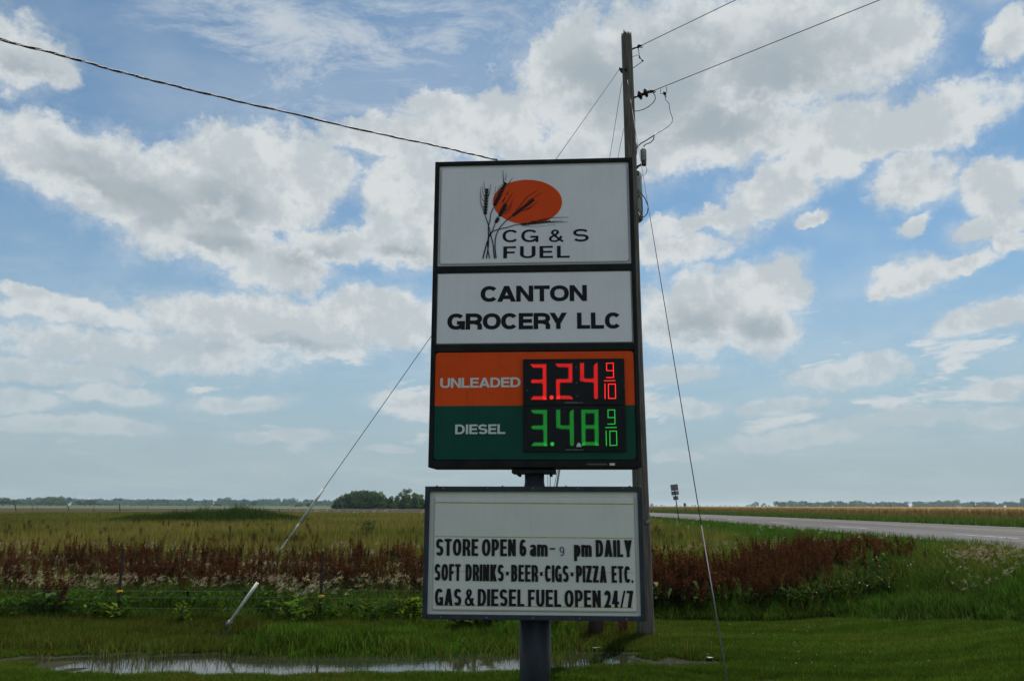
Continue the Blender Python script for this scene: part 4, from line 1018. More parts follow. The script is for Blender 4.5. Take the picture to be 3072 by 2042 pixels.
# ---- guy wires
def on_line(A, B, px, py):
    d = ray(px, py); o = Vector((0, 0, EYE)); u = (B - A); w0 = A - o
    a_, b2, c_ = u.dot(u), u.dot(d), d.dot(d); d0, e0 = u.dot(w0), d.dot(w0)
    return A + u * ((b2 * e0 - c_ * d0) / (a_ * c_ - b2 * b2))
A = world_pp(1860, 206); B = at_z(656, 1912)
gy_ = empty('guy_wire', B); rel = lambda p: p - B
MB().tube([rel(A), rel(on_line(A, B, 684, 1868))], .0047, 6).build('cable', M['wire'], gy_)
for p0, p1, r in (((974.5, 1469), (903, 1570), .019), ((773, 1747), (691, 1861), .021)):
    MB().tube([rel(on_line(A, B, *p0)), rel(on_line(A, B, *p1))], r, 12).build('guard', M['guard'], gy_)
MB().tube([rel(on_line(A, B, 903, 1570)), rel(on_line(A, B, 868, 1615))], [.014, .010], 10).build('guard_sleeve', M['guard'], gy_)
b = MB(); p0, p1 = on_line(A, B, 866, 1617), on_line(A, B, 846, 1648); ax = (p1 - p0)
pts = []
for i in range(60):
    t = i / 59; pts.append(rel(p0 + ax * t + Vector((math.cos(i * .9), math.sin(i * .9), 0)) * .011))
b.tube(pts, .006, 5); b.build('preformed_grip', M['guard'], gy_)
MB().tube([rel(on_line(A, B, 691, 1861)), rel(on_line(A, B, 680, 1876))], [.03, .035], 10).build('thimble_eye', M['steel'], gy_)
MB().tube([rel(on_line(A, B, 682, 1872)), Vector((0, 0, -.25))], .010, 8).build('anchor_rod', M['dark_steel'], gy_)
tag(gy_, 'long guy wire with pale plastic guards running down left to the puddle', 'guy wire')
A = world_pp(1877, 212, -.14); B = at_z(2210, 2210)
gy_ = empty('guy_wire', B)
MB().tube([rel(A), rel(on_line(A, B, 2190, 2080))], .0045, 6).build('cable', M['wire'], gy_)
MB().tube([rel(on_line(A, B, 2111, 1574)), rel(on_line(A, B, 2200, 2150))], .0058, 10).build('guard', M['guard_dark'], gy_)
MB().tube([rel(on_line(A, B, 2190, 2080)), Vector((0, 0, -.2))], .010, 8).build('anchor_rod', M['dark_steel'], gy_)
tag(gy_, 'guy wire in front of the pole slanting down to the mown lawn at lower right', 'guy wire')
A = world_pp(1866, 245, .05); B = at_z(1594, 1930)
gy_ = empty('guy_wire', B)
MB().tube([rel(A), Vector((0, 0, 0))], .0045, 6).build('cable', M['wire'], gy_)
MB().tube([rel(on_line(A, B, 1680, 1385)), rel(on_line(A, B, 1600, 1885))], .014, 10).build('guard', M['dark_steel'], gy_)
tag(gy_, 'guy wire dropping behind the sign, with a dark guard seen between the two cabinets', 'guy wire')
A = world_pp(1871, 385, .05); B = at_z(1566, 1935)
gy_ = empty('guy_wire', B); MB().tube([rel(A), Vector((0, 0, -.1))], .004, 6).build('cable', M['wire'], gy_)
tag(gy_, 'thinnest guy wire, hidden behind the sign for most of its length', 'guy wire')

# ------------------------------------------------------------------ roadside sign
TH, SX, SD = math.radians(3.4936), 0.18376, 6.6
sign = empty('roadside_sign', (SX, SD, 0.0), -TH)
Rs = Matrix.Rotation(TH, 3, 'Z'); EYE_L = Rs @ (Vector((0, 0, EYE)) - Vector((SX, SD, 0)))
def S(px, py, y=0.0):
    """photo point -> (across, up) on a plane of the sign, y behind its front"""
    d = Rs @ ray(px, py); t = (y - EYE_L.y) / d.y
    return EYE_L.x + d.x * t, EYE_L.z + d.z * t
def rect(tl, tr, bl_, br, y=0.0):
    a, b_, c, d = S(*tl, y), S(*tr, y), S(*bl_, y), S(*br, y)
    return (a[0] + c[0]) / 2, (b_[0] + d[0]) / 2, (c[1] + d[1]) / 2, (a[1] + b_[1]) / 2
k1 = lambda x, y: (1260 + x / 2.3757, 440 + y / 2.3757)
k2 = lambda x, y: (1260 + x / 3.1357, 1000 + y / 3.1357)
k3 = lambda x, y: (1240 + x / 2.368, 1380 + y / 2.368)
kl = lambda x, y: (1400 + x / 5.2275, 500 + y / 5.2275)
kd = lambda x, y: (1540 + x / 5.2278, 1060 + y / 5.2278)
X0, X1, Z0, Z1 = rect((1305, 485), (1897.7, 472), (1284.6, 1402.3), (1925, 1400))
R1 = rect(k1(135, 130), k1(1488, 104), k1(120, 848), k1(1511, 833))
R2 = rect(k1(118, 893), k1(1512, 880), k1(106, 1409), k1(1527, 1396))
R3 = rect(k2(143, 172), k2(2013, 155), k2(132, 1197), k2(2031, 1182))
xl_ = (R1[0] + R2[0] + R3[0]) / 3; xr_ = (R1[1] + R2[1] + R3[1]) / 3
R1, R2, R3 = [(xl_, xr_, r[2], r[3]) for r in (R1, R2, R3)]
DEP = 0.46
# main cabinet: bars butt against each other
MB().box(X0, xl_, 0, DEP, Z0, Z1).build('frame', M['black'], sign, .004)
MB().box(xr_, X1, 0, DEP, Z0, Z1).build('frame', M['black'], sign, .004)
MB().box(xl_, xr_, .002, DEP, R1[3], Z1).build('frame', M['black'], sign, .004)
MB().box(xl_, xr_, .002, DEP, Z0, R3[2]).build('frame', M['black'], sign, .004)
MB().box(xl_, xr_, .002, DEP - .01, R2[3], R1[2]).build('divider_bar', M['black'], sign, .004)
MB().box(xl_, xr_, .002, DEP - .01, R3[3], R2[2]).build('divider_bar', M['black'], sign, .004)
MB().box(xl_, xr_, DEP - .03, DEP - .012, R3[2], R1[3]).build('cabinet_back', M['black'], sign)
for u0, u1 in ((225, 338), (745, 865), (1275, 1390)):
    xa, _ = S(*k1(u0, 90)); xb, _ = S(*k1(u1, 85)); MB().box(xa, xb, .05, .12, Z1, Z1 + .018).build('top_bracket', M['black'], sign, .002)
def rrect(x0, x1, z0, z1, r, n=5):
    out = []
    for cx_, cz_, a0 in ((x1 - r, z1 - r, 0), (x0 + r, z1 - r, 90), (x0 + r, z0 + r, 180), (x1 - r, z0 + r, 270)):
        for i in range(n + 1):
            a_ = math.radians(a0 + 90 * i / n); out.append((cx_ + r * math.cos(a_), cz_ + r * math.sin(a_)))
    return out
def pan_face(name, R, ins, m, y_fl, y_top, lip=.012, rad=.03, parent=sign):
    """vacuum formed face: flat flange, short slope, raised field with rounded corners"""
    x0, x1, z0, z1 = R; i0, i1, i2, i3 = ins
    rings = [(rrect(x0, x1, z0, z1, .001), y_fl), (rrect(x0 + i0, x1 - i1, z0 + i2, z1 - i3, rad), y_fl), (rrect(x0 + i0 + lip * .4, x1 - i1 - lip * .4, z0 + i2 + lip * .4, z1 - i3 - lip * .4, rad), (y_fl * .35 + y_top * .65)),
             (rrect(x0 + i0 + lip, x1 - i1 - lip, z0 + i2 + lip, z1 - i3 - lip, rad), y_top)]
    n = len(rings[0][0]); vs = [(x, y, z) for rg, y in rings for x, z in rg]; fs = []
    for i in range(3):
        for k in range(n): fs.append((i * n + k, (i + 1) * n + k, (i + 1) * n + (k + 1) % n, i * n + (k + 1) % n))
    fs.append(tuple(range(3 * n, 4 * n))[::-1]); b = MB().add(vs, fs)
    return b.build(name, m, parent)
FT = .012   # front of the raised fields
logo_panel = pan_face('logo_panel', R1, (.012, .012, .014, .024), M['white'], .030, FT, .014, .03)
name_panel = pan_face('name_panel', R2, (.002, .006, .004, .006), M['white'], .030, FT, .008, .012)
# price panel in two colours meeting edge to edge
zs_ = (S(*k2(140, 682))[1] + S(*k2(2025, 667))[1]) / 2
def half_panel(name, z0, z1, m, top):
    x0, x1 = R3[0] + .003, R3[1] - .005; r = .03
    if top: pts = [(x0, z0), (x1, z0)] + [(x1 - r + r * math.cos(a_), z1 - .006 - r + r * math.sin(a_)) for a_ in np.linspace(0, math.pi / 2, 6)] + [(x0 + r - r * math.sin(a_), z1 - .006 - r + r * math.cos(a_)) for a_ in np.linspace(0, math.pi / 2, 6)]
    else: pts = [(x0, z1)] + [(x0 + r - r * math.cos(a_), z0 + .006 + r - r * math.sin(a_)) for a_ in np.linspace(0, math.pi / 2, 6)] + [(x1 - r + r * math.sin(a_), z0 + .006 + r - r * math.cos(a_)) for a_ in np.linspace(0, math.pi / 2, 6)] + [(x1, z1)]
    n = len(pts); b = MB().add([(x, FT, z) for x, z in pts] + [(x, FT + .018, z) for x, z in pts], [tuple(range(n)), tuple(range(n, 2 * n))[::-1]] + [(i, i + n, (i + 1) % n + n, (i + 1) % n) for i in range(n)])
    return b.build(name, m, sign)
unl = half_panel('price_panel', zs_, R3[3], M['orange'], True)
die = half_panel('price_panel', R3[2], zs_, M['green'], False)
unl['label'] = 'orange upper half of the price panel'; die['label'] = 'dark green lower half of the price panel'
MB().box(R3[0], R3[1], .031, .036, R3[2], R3[3]).build('price_flange', M['black'], sign)

# ---- lettering: strokes drawn with a flat pen
class Pen:
    def __init__(self, tx, ty): self.tx, self.ty = tx, ty; self.polys = []
    def line(self, pts, tx=None, ty=None):
        tx = (tx or self.tx) / 2; ty = (ty or self.ty) / 2; L, R = [], []
        n = len(pts); closed = n > 2 and abs(pts[0][0] - pts[-1][0]) + abs(pts[0][1] - pts[-1][1]) < 1e-6
        for i in range(n):
            a = pts[i - 1] if i > 0 else (pts[-2] if closed else pts[0]); b = pts[i + 1] if i < n - 1 else (pts[1] if closed else pts[-1])
            dx, dy = b[0] - a[0], b[1] - a[1]; l = math.hypot(dx, dy) or 1; nx_, ny_ = -dy / l, dx / l
            L.append((pts[i][0] + nx_ * tx, pts[i][1] + ny_ * ty)); R.append((pts[i][0] - nx_ * tx, pts[i][1] - ny_ * ty))
        self.polys.append(('strip', L, R)); return self
    def para(self, x0, y0, x1, y1, w): self.polys.append(('poly', [(x0 - w / 2, y0), (x0 + w / 2, y0), (x1 + w / 2, y1), (x1 - w / 2, y1)])); return self
    def rect(self, x0, x1, y0, y1): self.polys.append(('poly', [(x0, y0), (x1, y0), (x1, y1), (x0, y1)])); return self
def arc(cx_, cy_, rx, ry, a0, a1, n=18, e=2.25):
    out = []
    for i in range(n + 1):
        a = math.radians(a0 + (a1 - a0) * i / n); c, s = math.cos(a), math.sin(a)
        out.append((cx_ + rx * math.copysign(abs(c) ** (2 / e), c), cy_ + ry * math.copysign(abs(s) ** (2 / e), s)))
    return out
def glyph(ch, W_, tx, ty):
    p = Pen(tx, ty); l, r, m = tx / 2, W_ - tx / 2, W_ / 2; t, b, h = 1 - ty / 2, ty / 2, .5; rx = (W_ - tx) / 2; ry = (1 - ty) / 2
    V_ = lambda x, y0=0, y1=1: p.rect(x - tx / 2, x + tx / 2, y0, y1)
    H_ = lambda y, x0=0, x1=W_: p.rect(x0, x1, y - ty / 2, y + ty / 2)
    if ch == 'A': p.para(tx * .55, 0, m, 1, tx * 1.1); p.para(W_ - tx * .55, 0, m, 1, tx * 1.1); H_(.28, W_ * .2, W_ * .8)
    elif ch == 'B':
        V_(l); H_(t, l, W_ * .55); H_(b, l, W_ * .55); H_(.53, l, W_ * .55); p.line(arc(W_ * .52, (t + .53) / 2, r - W_ * .56, (t - .53) / 2, 90, -90)); p.line(arc(W_ * .52, (b + .53) / 2, r - W_ * .52, (.53 - b) / 2, 90, -90))
    elif ch == 'C': p.line(arc(m, h, rx, ry, 38, 322, 28))
    elif ch == 'D': V_(l); H_(t, l, W_ * .45); H_(b, l, W_ * .45); p.line(arc(W_ * .44, h, r - W_ * .44, ry, 90, -90, 22))
    elif ch == 'E': V_(l); H_(t); H_(b); H_(.51, l, W_ * .93)
    elif ch == 'F': V_(l); H_(t); H_(.49, l, W_ * .9)
    elif ch == 'G': p.line(arc(m, h, rx, ry, 40, 325, 28)); H_(.42, W_ * .54, W_); p.rect(W_ - tx * .9, W_, 0, .42)
    elif ch == 'I': V_(m)
    elif ch == 'K': V_(l); p.para(l + tx * .4, .36, W_ - tx * .62, 1, tx * 1.15); p.para(W_ - tx * .58, 0, W_ * .42, .62, tx * 1.15)
    elif ch == 'L': V_(l); H_(b)
    elif ch == 'N': V_(l); V_(r); p.para(r, 0, l, 1, tx * 1.05)
    elif ch == 'O': p.line(arc(m, h, rx, ry, 0, 360, 36))
    elif ch in 'PR':
        V_(l); yb = .42 if ch == 'P' else .45; H_(t, l, W_ * .55); H_(yb, l, W_ * .55); p.line(arc(W_ * .52, (t + yb) / 2, r - W_ * .52, (t - yb) / 2, 90, -90))
        if ch == 'R': p.line([(W_ * .55, yb), (r - tx * .15, yb - .1), (r, yb - .2), (r, 0)])
    elif ch == 'S':
        p.line(arc(m, h + ry / 2, rx, ry / 2, 22, 270, 24)); p.line(arc(m, h - ry / 2, rx, ry / 2, 90, -158, 24))
    elif ch == 'T': V_(m); H_(t)
    elif ch == 'U': V_(l, .35); V_(r, .35); p.line(arc(m, .35, rx, .35 - b, 180, 360, 20))
    elif ch == 'Y': p.rect(m - tx / 2, m + tx / 2, 0, .42); p.para(m, .36, tx * .55, 1, tx * 1.15); p.para(m, .36, W_ - tx * .55, 1, tx * 1.15)
    elif ch == 'Z': H_(t); H_(b); p.para(tx * .62, ty * .8, W_ - tx * .62, 1 - ty * .8, tx * 1.2)
    elif ch == '&':
        p.line([(W_ * .97, .02), (W_ * .72, .22), (W_ * .36, .58), (W_ * .25, .74), (W_ * .30, .88), (W_ * .46, .945), (W_ * .61, .88), (W_ * .64, .76), (W_ * .54, .62), (W_ * .28, .46), (W_ * .13, .33), (W_ * .12, .18), (W_ * .24, .075), (W_ * .42, .05), (W_ * .60, .10), (W_ * .76, .24), (W_ * .86, .46)], tx * .8, ty * .85)
    elif ch == '2': p.line(arc(m, 1 - ty / 2 - .26, rx, .26, 168, -35, 20) + [(l + tx * .35, ty * .9)]); H_(b)
    elif ch == '4': p.rect(W_ * .80 - tx, W_ * .80, 0, 1); H_(.27); p.para(tx * .42, .22, W_ * .80 - tx * .55, 1, tx * .9)
    elif ch == '6': p.line(arc(m, h, rx, ry, 48, 180, 14) + [(l, .3)]); p.line(arc(m, .31, rx, .31 - b, 0, 360, 26))
    elif ch == '9': p.line(arc(m, h, rx, ry, 228, 360, 14) + [(r, .7)]); p.line(arc(m, .69, rx, .31 - b, 0, 360, 26))
    elif ch == '7': H_(t); p.para(W_ * .34, 0, W_ - tx * .6, 1 - ty * .8, tx * 1.1)
    elif ch == '/': p.para(tx * .3, 0, W_ - tx * .3, 1, tx * .6)
    elif ch == '-': p.rect(0, W_, .36, .36 + ty)
    elif ch == '.': p.rect(0, W_, 0, ty * 1.15)
    elif ch == '*': p.rect(0, W_, .5 - ty * .55, .5 + ty * .55)
    elif ch == 'a': V_(r, 0, .5); p.line(arc(m, .5, rx, .70 - ty / 2 - .5, 165, 0, 12)); p.line(arc(m * .98, .22, rx * .95, .22 - b, 60, 300, 20)); H_(.41, m * .9, r)
    elif ch == 'm':
        V_(l, 0, .70); V_(m, 0, .5); V_(r, 0, .5); q = (m - l) / 2; p.line(arc(l + q, .5, q, .70 - ty / 2 - .5, 180, 0, 10)); p.line(arc(m + q, .5, q, .70 - ty / 2 - .5, 180, 0, 10))
    elif ch == 'p': V_(l, -.26, .70); p.line(arc(m, .35, rx, .35 - b, 0, 360, 26))
    return p.polys
def draw(mb, polys, fx, y, dth=.0025):
    """fx maps glyph space to (across, up); each stroke is a thin slab, a hair apart in depth"""
    for i, pl in enumerate(polys):
        yo = y - .00018 * i
        if pl[0] == 'strip':
            L, R = pl[1], pl[2]; n = len(L); P = [fx(*q) for q in L] + [fx(*q) for q in R]
            mb.add([(a, yo, c) for a, c in P] + [(a, y + dth, c) for a, c in P],
                   [(k, k + 1, n + k + 1, n + k) for k in range(n - 1)] + [(2 * n + k, 2 * n + k + 1, k + 1, k) for k in range(n - 1)] + [(3 * n + k + 1, 3 * n + k, n + k, n + k + 1) for k in range(n - 1)]
                   + [(0, n, 3 * n, 2 * n), (n - 1, 3 * n - 1, 4 * n - 1, 2 * n - 1)])
        else:
            P = [fx(*q) for q in pl[1]]; n = len(P)
            mb.add([(a, yo, c) for a, c in P] + [(a, y + dth, c) for a, c in P], [tuple(range(n))] + [(k, k + n, (k + 1) % n + n, (k + 1) % n) for k in range(n)])
WID = dict(I=.30, L=.82, E=.86, F=.82, T=.92, M=1.2, N=1.0, O=1.1, C=1.03, G=1.08, A=1.1, D=1.0, R=1.0, S=.95, U=1.0, Y=1.04, B=.97, P=.94, K=1.05, Z=.92)
WID.update({'&': 1.05, ' ': .55, '2': .92, '4': 1.0, '6': .95, '9': .95, '7': .92, '/': .78, '-': .8, '.': .26, '*': .26, 'a': .86, 'm': 1.45, 'p': .9})
def text_line(name, txt, pl, pr, h_l, h_r, tx, ty, gap, y, m, parent, each=False, label=None, ws=None):
    """pl, pr: photo points of the baseline ends; h_l: cap height in photo px"""
    a, b_ = S(*pl, y), S(*pr, y); ta, tb = S(pl[0], pl[1] - h_l, y), S(pr[0], pr[1] - h_r, y); H = ((ta[1] - a[1]) + (tb[1] - b_[1])) / 2
    Lh = b_[0] - a[0]; adv = sum(WID[c] for c in txt); nat = adv + gap * (len(txt) - 1)
    KERN = {'CA': -.10, 'AN': -.03, 'RY': -.07, 'OC': -.02, 'EA': -.05, 'AD': -.03, 'LE': -.02, 'TO': -.03, 'AI': -.02, 'LY': -.08} if tx > .2 else {}
    nat += sum(KERN.get(txt[i:i + 2], 0) for i in range(len(txt) - 1))
    s = Lh / nat / H          # width factor
    x = 0; mb = MB(); out = []
    for ci, c in enumerate(txt):
        if c != ' ':
            wd = WID[c] * s; g_ = glyph(c, wd, tx if c not in '.*' else wd, ty)
            fx = lambda u, v, x=x: (a[0] + (x * s + u) * H, a[1] + (b_[1] - a[1]) * (x * s * H / Lh) + v * H)
            if each: mb = MB()
            draw(mb, g_, fx, y)
            if each: out.append(mb.build('letter', m, parent))
        x += WID[c] + gap + KERN.get(txt[ci:ci + 2], 0)
    if not each:
        o = mb.build(name, m, parent)
        if label: o['label'] = label
        out = [o]
    return out
YF = FT - .002
text_line('lettering', 'CG', kl(562, 1187), kl(1125, 1182), 37.5, 37.5, .24, .155, .16, YF, M['ink'], logo_panel)
text_line('lettering', '&', kl(1282, 1180), kl(1518, 1178), 37, 37, .26, .155, .1, YF, M['ink'], logo_panel)
text_line('lettering', 'S', kl(1672, 1175), kl(1915, 1172), 37.5, 37.5, .24, .155, .1, YF, M['ink'], logo_panel)
text_line('lettering', 'FUEL', kl(574, 1438), kl(1618, 1426), 36, 35.5, .30, .155, .26, YF, M['ink'], logo_panel)
text_line('lettering', 'CANTON', k1(432, 1106), k1(1190, 1099), 47, 48, .275, .225, .045, YF, M['ink'], name_panel)
text_line('lettering', 'GROCERY', k1(194, 1304), k1(1048, 1298), 48, 49, .275, .225, .04, YF, M['ink'], name_panel)
text_line('lettering', 'LLC', k1(1120, 1297), k1(1436, 1296), 48, 49, .275, .225, .06, YF, M['ink'], name_panel)
text_line('lettering', 'UNLEADED', k2(190, 512), k2(945, 503), 29.0, 29.5, .245, .19, .075, YF, M['print_white'], unl)
text_line('lettering', 'DIESEL', k2(330, 946), k2(802, 943), 28.8, 29, .245, .19, .09, YF, M['print_white'], die)
# wheat and setting sun
mb = MB(); pts = [S(*kl(953 + 543 * math.cos(a_), 554 + 349 * math.sin(a_)), YF) for a_ in np.linspace(0, 2 * math.pi, 73)[:-1]]
mb.add([(x, YF, z) for x, z in pts[::-1]], [tuple(range(72))]); mb.build('sun_disc', M['sun'], logo_panel)
lx = lambda x, y: S(*kl(x, y), YF)
wh = MB()
def stroke(pts, w0, w1, yo):
    sm = []
    for i in range(len(pts) - 1):
        p0, p1, p2, p3 = pts[max(i - 1, 0)], pts[i], pts[i + 1], pts[min(i + 2, len(pts) - 1)]
        for k in range(6):
            t = k / 6; f = lambda a, b_, c, d: .5 * (2 * b_ + (c - a) * t + (2 * a - 5 * b_ + 4 * c - d) * t * t + (3 * b_ - a - 3 * c + d) * t ** 3)
            sm.append((f(p0[0], p1[0], p2[0], p3[0]), f(p0[1], p1[1], p2[1], p3[1])))
    sm.append(pts[-1]); n = len(sm); L, R = [], []
    for i in range(n):
        a, b_ = sm[max(i - 1, 0)], sm[min(i + 1, n - 1)]; dx, dy = b_[0] - a[0], b_[1] - a[1]; l = math.hypot(dx, dy) or 1; ww = (w0 + (w1 - w0) * i / (n - 1)) / 2
        L.append(lx(sm[i][0] - dy / l * ww, sm[i][1] + dx / l * ww)); R.append(lx(sm[i][0] + dy / l * ww, sm[i][1] - dx / l * ww))
    wh.add([(x, yo, z) for x, z in L + R], [(k, k + 1, n + k + 1, n + k) for k in range(n - 1)])
YW = YF - .0012; cnt = [0]
def st(pts, w0, w1): cnt[0] += 1; stroke(pts, w0, w1, YW - .00004 * cnt[0])
def ear(a, b_, wd, n=9):
    dx, dy = b_[0] - a[0], b_[1] - a[1]; l = math.hypot(dx, dy); ux, uy = dx / l, dy / l; st([a, ((a[0] + b_[0]) / 2, (a[1] + b_[1]) / 2), b_], wd * .55, wd * .3)
    for i in range(n):
        t = (i + .2) / n; cx_, cy_ = a[0] + dx * t, a[1] + dy * t; k = (.65 + .6 * math.sin(math.pi * min(1, t * .8 + .2)))
        for s in (-1, 1):
            q = (cx_ - uy * s * wd * .42 * k + ux * l / n * .9, cy_ + ux * s * wd * .42 * k + uy * l / n * .9); st([(cx_, cy_), ((cx_ + q[0]) / 2 - uy * s * wd * .1, (cy_ + q[1]) / 2 + ux * s * wd * .1), q], wd * .5, wd * .16)
for e_ in (((290, 755), (318, 345), 62), ((432, 620), (612, 252), 62), ((455, 880), (500, 800), 56, 3), ((515, 775), (615, 590), 66, 6), ((715, 775), (1055, 517), 50, 9), ((850, 908), (1310, 862), 36, 10)): ear(*e_)
for p_, a_, b_ in [([(290, 760), (345, 930), (375, 1060), (415, 1230), (435, 1440)], 13, 17), ([(425, 640), (380, 740), (365, 850), (340, 960), (345, 1100), (340, 1250), (310, 1440)], 12, 18), ([(455, 870), (400, 1020), (350, 1110), (300, 1260), (255, 1440)], 12, 20),
                   ([(715, 775), (610, 860), (520, 960), (460, 1090), (445, 1250), (462, 1440)], 11, 18), ([(850, 905), (760, 915), (650, 950), (480, 990), (380, 1040), (335, 1130), (335, 1300), (362, 1440)], 9, 16), ([(500, 790), (515, 775)], 14, 14),
                   ([(262, 650), (222, 560), (212, 400)], 9, 4), ([(265, 540), (228, 470), (215, 320)], 9, 3), ([(272, 470), (248, 380), (245, 290)], 8, 3), ([(288, 400), (276, 310), (272, 235)], 8, 3), ([(345, 470), (365, 370), (380, 270)], 12, 4), ([(265, 700), (230, 620), (215, 520)], 7, 3),
                   ([(440, 540), (445, 420), (460, 310)], 10, 3), ([(485, 430), (500, 350), (515, 290)], 9, 3), ([(525, 350), (540, 310), (550, 275)], 8, 3), ([(584, 270), (574, 160), (568, 60)], 16, 4), ([(610, 215), (620, 150), (628, 100)], 9, 3), ([(650, 275), (690, 225), (720, 180)], 12, 4),
                   ([(560, 560), (585, 520), (607, 480)], 20, 8), ([(625, 445), (645, 415), (658, 390)], 16, 6), ([(600, 590), (660, 520), (725, 410)], 13, 4), ([(600, 700), (680, 620), (722, 515)], 14, 5), ([(590, 740), (670, 690), (712, 590)], 10, 4),
                   ([(770, 700), (880, 560), (920, 500)], 8, 3), ([(830, 620), (960, 470), (1110, 375)], 9, 4), ([(950, 560), (1060, 480), (1175, 405)], 11, 4), ([(940, 670), (1030, 620), (1112, 550)], 11, 4), ([(870, 700), (960, 670), (1050, 610)], 8, 3),
                   ([(1000, 880), (1200, 830), (1350, 803), (1600, 797)], 10, 5), ([(1000, 862), (1180, 845), (1300, 822)], 8, 6), ([(1200, 880), (1350, 862), (1500, 850)], 8, 4), ([(1300, 870), (1450, 872), (1585, 868)], 12, 4), ([(880, 925), (1000, 940), (1150, 938), (1400, 906)], 6, 3)]:
    st(p_, a_, b_)
wh.build('wheat_ears', M['ink'], logo_panel)

# ---- price displays
def led_unit(corners, digits, small, off, colm, label, brand_at):
    x0, x1, z0, z1 = rect(*corners, -.01)
    base = MB().box(x0, x1, -.014, FT - .001, z0, z1).build('price_display', M['black'], sign, .002); base['label'] = label
    MB().box(x0 + .030, x1 - .030, -.016, -.0145, z0 + .045, z1 - .022).build('lens', M['glass'], base)
    Yd = -.0175
    def dot(mb, x, y, r):
        c = S(*kd(x, y), Yd); rr = r / 5.2278 / 2383 * 6.7
        mb.add([(c[0], Yd - rr * .5, c[1])] + [(c[0] + rr * math.cos(k * math.pi / 4), Yd, c[1] + rr * math.sin(k * math.pi / 4)) for k in range(8)], [(0, (k + 1) % 8 + 1, k + 1) for k in range(8)])
    SEG = {'3': 'abcdg', '2': 'abged', '4': 'fgbc', '8': 'abcdefg'}
    for ch, xa, xb, ya, yb in digits:
        mb = MB(); cols = 7; px_ = (xb - xa) / (cols - .35); rows = 14.5; py_ = (yb - ya) / rows
        seen = set()
        def d_(u, v):
            key = (round(u * 2), round(v * 2))
            if key not in seen: seen.add(key); dot(mb, xa + (u + .0) * px_ + (v / rows) * 6, ya + v * py_, 8.8)
        for sgm in SEG[ch]:
            if sgm in 'agd':
                v0 = {'a': 0, 'g': 6.5, 'd': 13.5 }[sgm]
                for j, (du, n0, n1) in enumerate(((0, 0, 7), (.5, 0, 6), (1, 1, 6)) if sgm == 'a' else ((.5, 0, 6), (0, 0, 7), (.5, 0, 6)) if sgm == 'g' else ((1, 0, 5), (.5, 0, 6), (0, 0, 7))):
                    for i in range(n0 if sgm == 'a' and j != 2 else (0 if sgm != 'a' else 0), n1 if sgm != 'a' or j != 2 else 5):
                        uu = i + du
                        if uu > 6: continue
                        if sgm == 'g' and ch == '4' and uu < .9 : continue
                        if sgm == 'a' and ch in '23' and uu < (.0, .4, .9)[j]: continue
                        d_(uu, v0 + j * .5)
            else:
                u0 = 5.0 if sgm in 'bc' else 0.0; va, vb = (0, 7) if sgm in 'bf' else (7, 14.5)
                v = va
                while v <= vb + .01:
                    half = (round(v * 2) % 2)
                    us = (u0 + .5,) if half else (u0, u0 + 1)
                    for uu in us:
                        if ch == '4' and v < .4 and uu in (0.0, 5.0) and sgm == 'b' and uu == 5.0: continue
                        d_(uu, v)
                    v += .5
        mb.build('led_digit', colm, base)
    for (xa, ya) in off:
        mb = MB(); dot(mb, xa, ya, 15)
        for k in range(6): dot(mb, xa + 24 * math.cos(k * math.pi / 3 + .5), ya + 24 * math.sin(k * math.pi / 3 + .5), 10)
        mb.build('led_point', colm, base)
    for poly in small:
        mb = MB()
        for (xa, ya), (xb, yb) in zip(poly[:-1], poly[1:]):
            l = math.hypot(xb - xa, yb - ya); n = max(1, int(l / 13))
            for i in range(n + 1): dot(mb, xa + (xb - xa) * i / n, ya + (yb - ya) * i / n, 7.2)
        mb.build('led_digit', colm, base)
    # maker's name
    xa, xb, yb = brand_at; nm = 'DAKTRONICS'
    a, b_ = S(*kd(xa, yb), -.016), S(*kd(xb, yb - 2), -.016); H = .0115; mb = MB(); stp = (b_[0] - a[0]) / len(nm)
    for i, c in enumerate(nm):
        draw(mb, glyph(c, stp * .82 / H, .34, .18), lambda u, v, i=i: (a[0] + i * stp + u * H, a[1] + v * H), -.0158, .001)
    mb.build('maker_name', M['dim'], base)
    return base, x0, x1, z0, z1
u1 = led_unit((k2(968, 246), k2(1922, 232), k2(970, 678), k2(1928, 668)),
         [('3', 285, 530, 176, 714), ('2', 676, 940, 168, 706), ('4', 1056, 1340, 160, 702)],
         [[(1568, 150), (1462, 152), (1464, 268), (1562, 268)], [(1568, 150), (1572, 376), (1462, 376)], [(1426, 428), (1594, 424)], [(1436, 478), (1440, 706)], [(1490, 480), (1600, 478), (1604, 702), (1494, 704), (1490, 480)]],
         [(600, 688)], M['led_red'], 'upper price display showing red digits', (812, 1095, 782))
u2 = led_unit((k2(972, 684), k2(1932, 674), k2(974, 1112), k2(1940, 1104)),
         [('3', 295, 540, 894, 1440), ('4', 682, 962, 892, 1436), ('8', 1076, 1350, 888, 1432)],
         [[(1590, 882), (1484, 884), (1486, 1004), (1584, 1002)], [(1590, 882), (1594, 1104), (1484, 1106)], [(1448, 1160), (1616, 1158)], [(1454, 1214), (1460, 1440)], [(1512, 1216), (1618, 1214), (1624, 1436), (1516, 1440), (1512, 1216)]],
         [(610, 1418)], M['led_green'], 'lower price display showing green digits', (822, 1105, 1520))
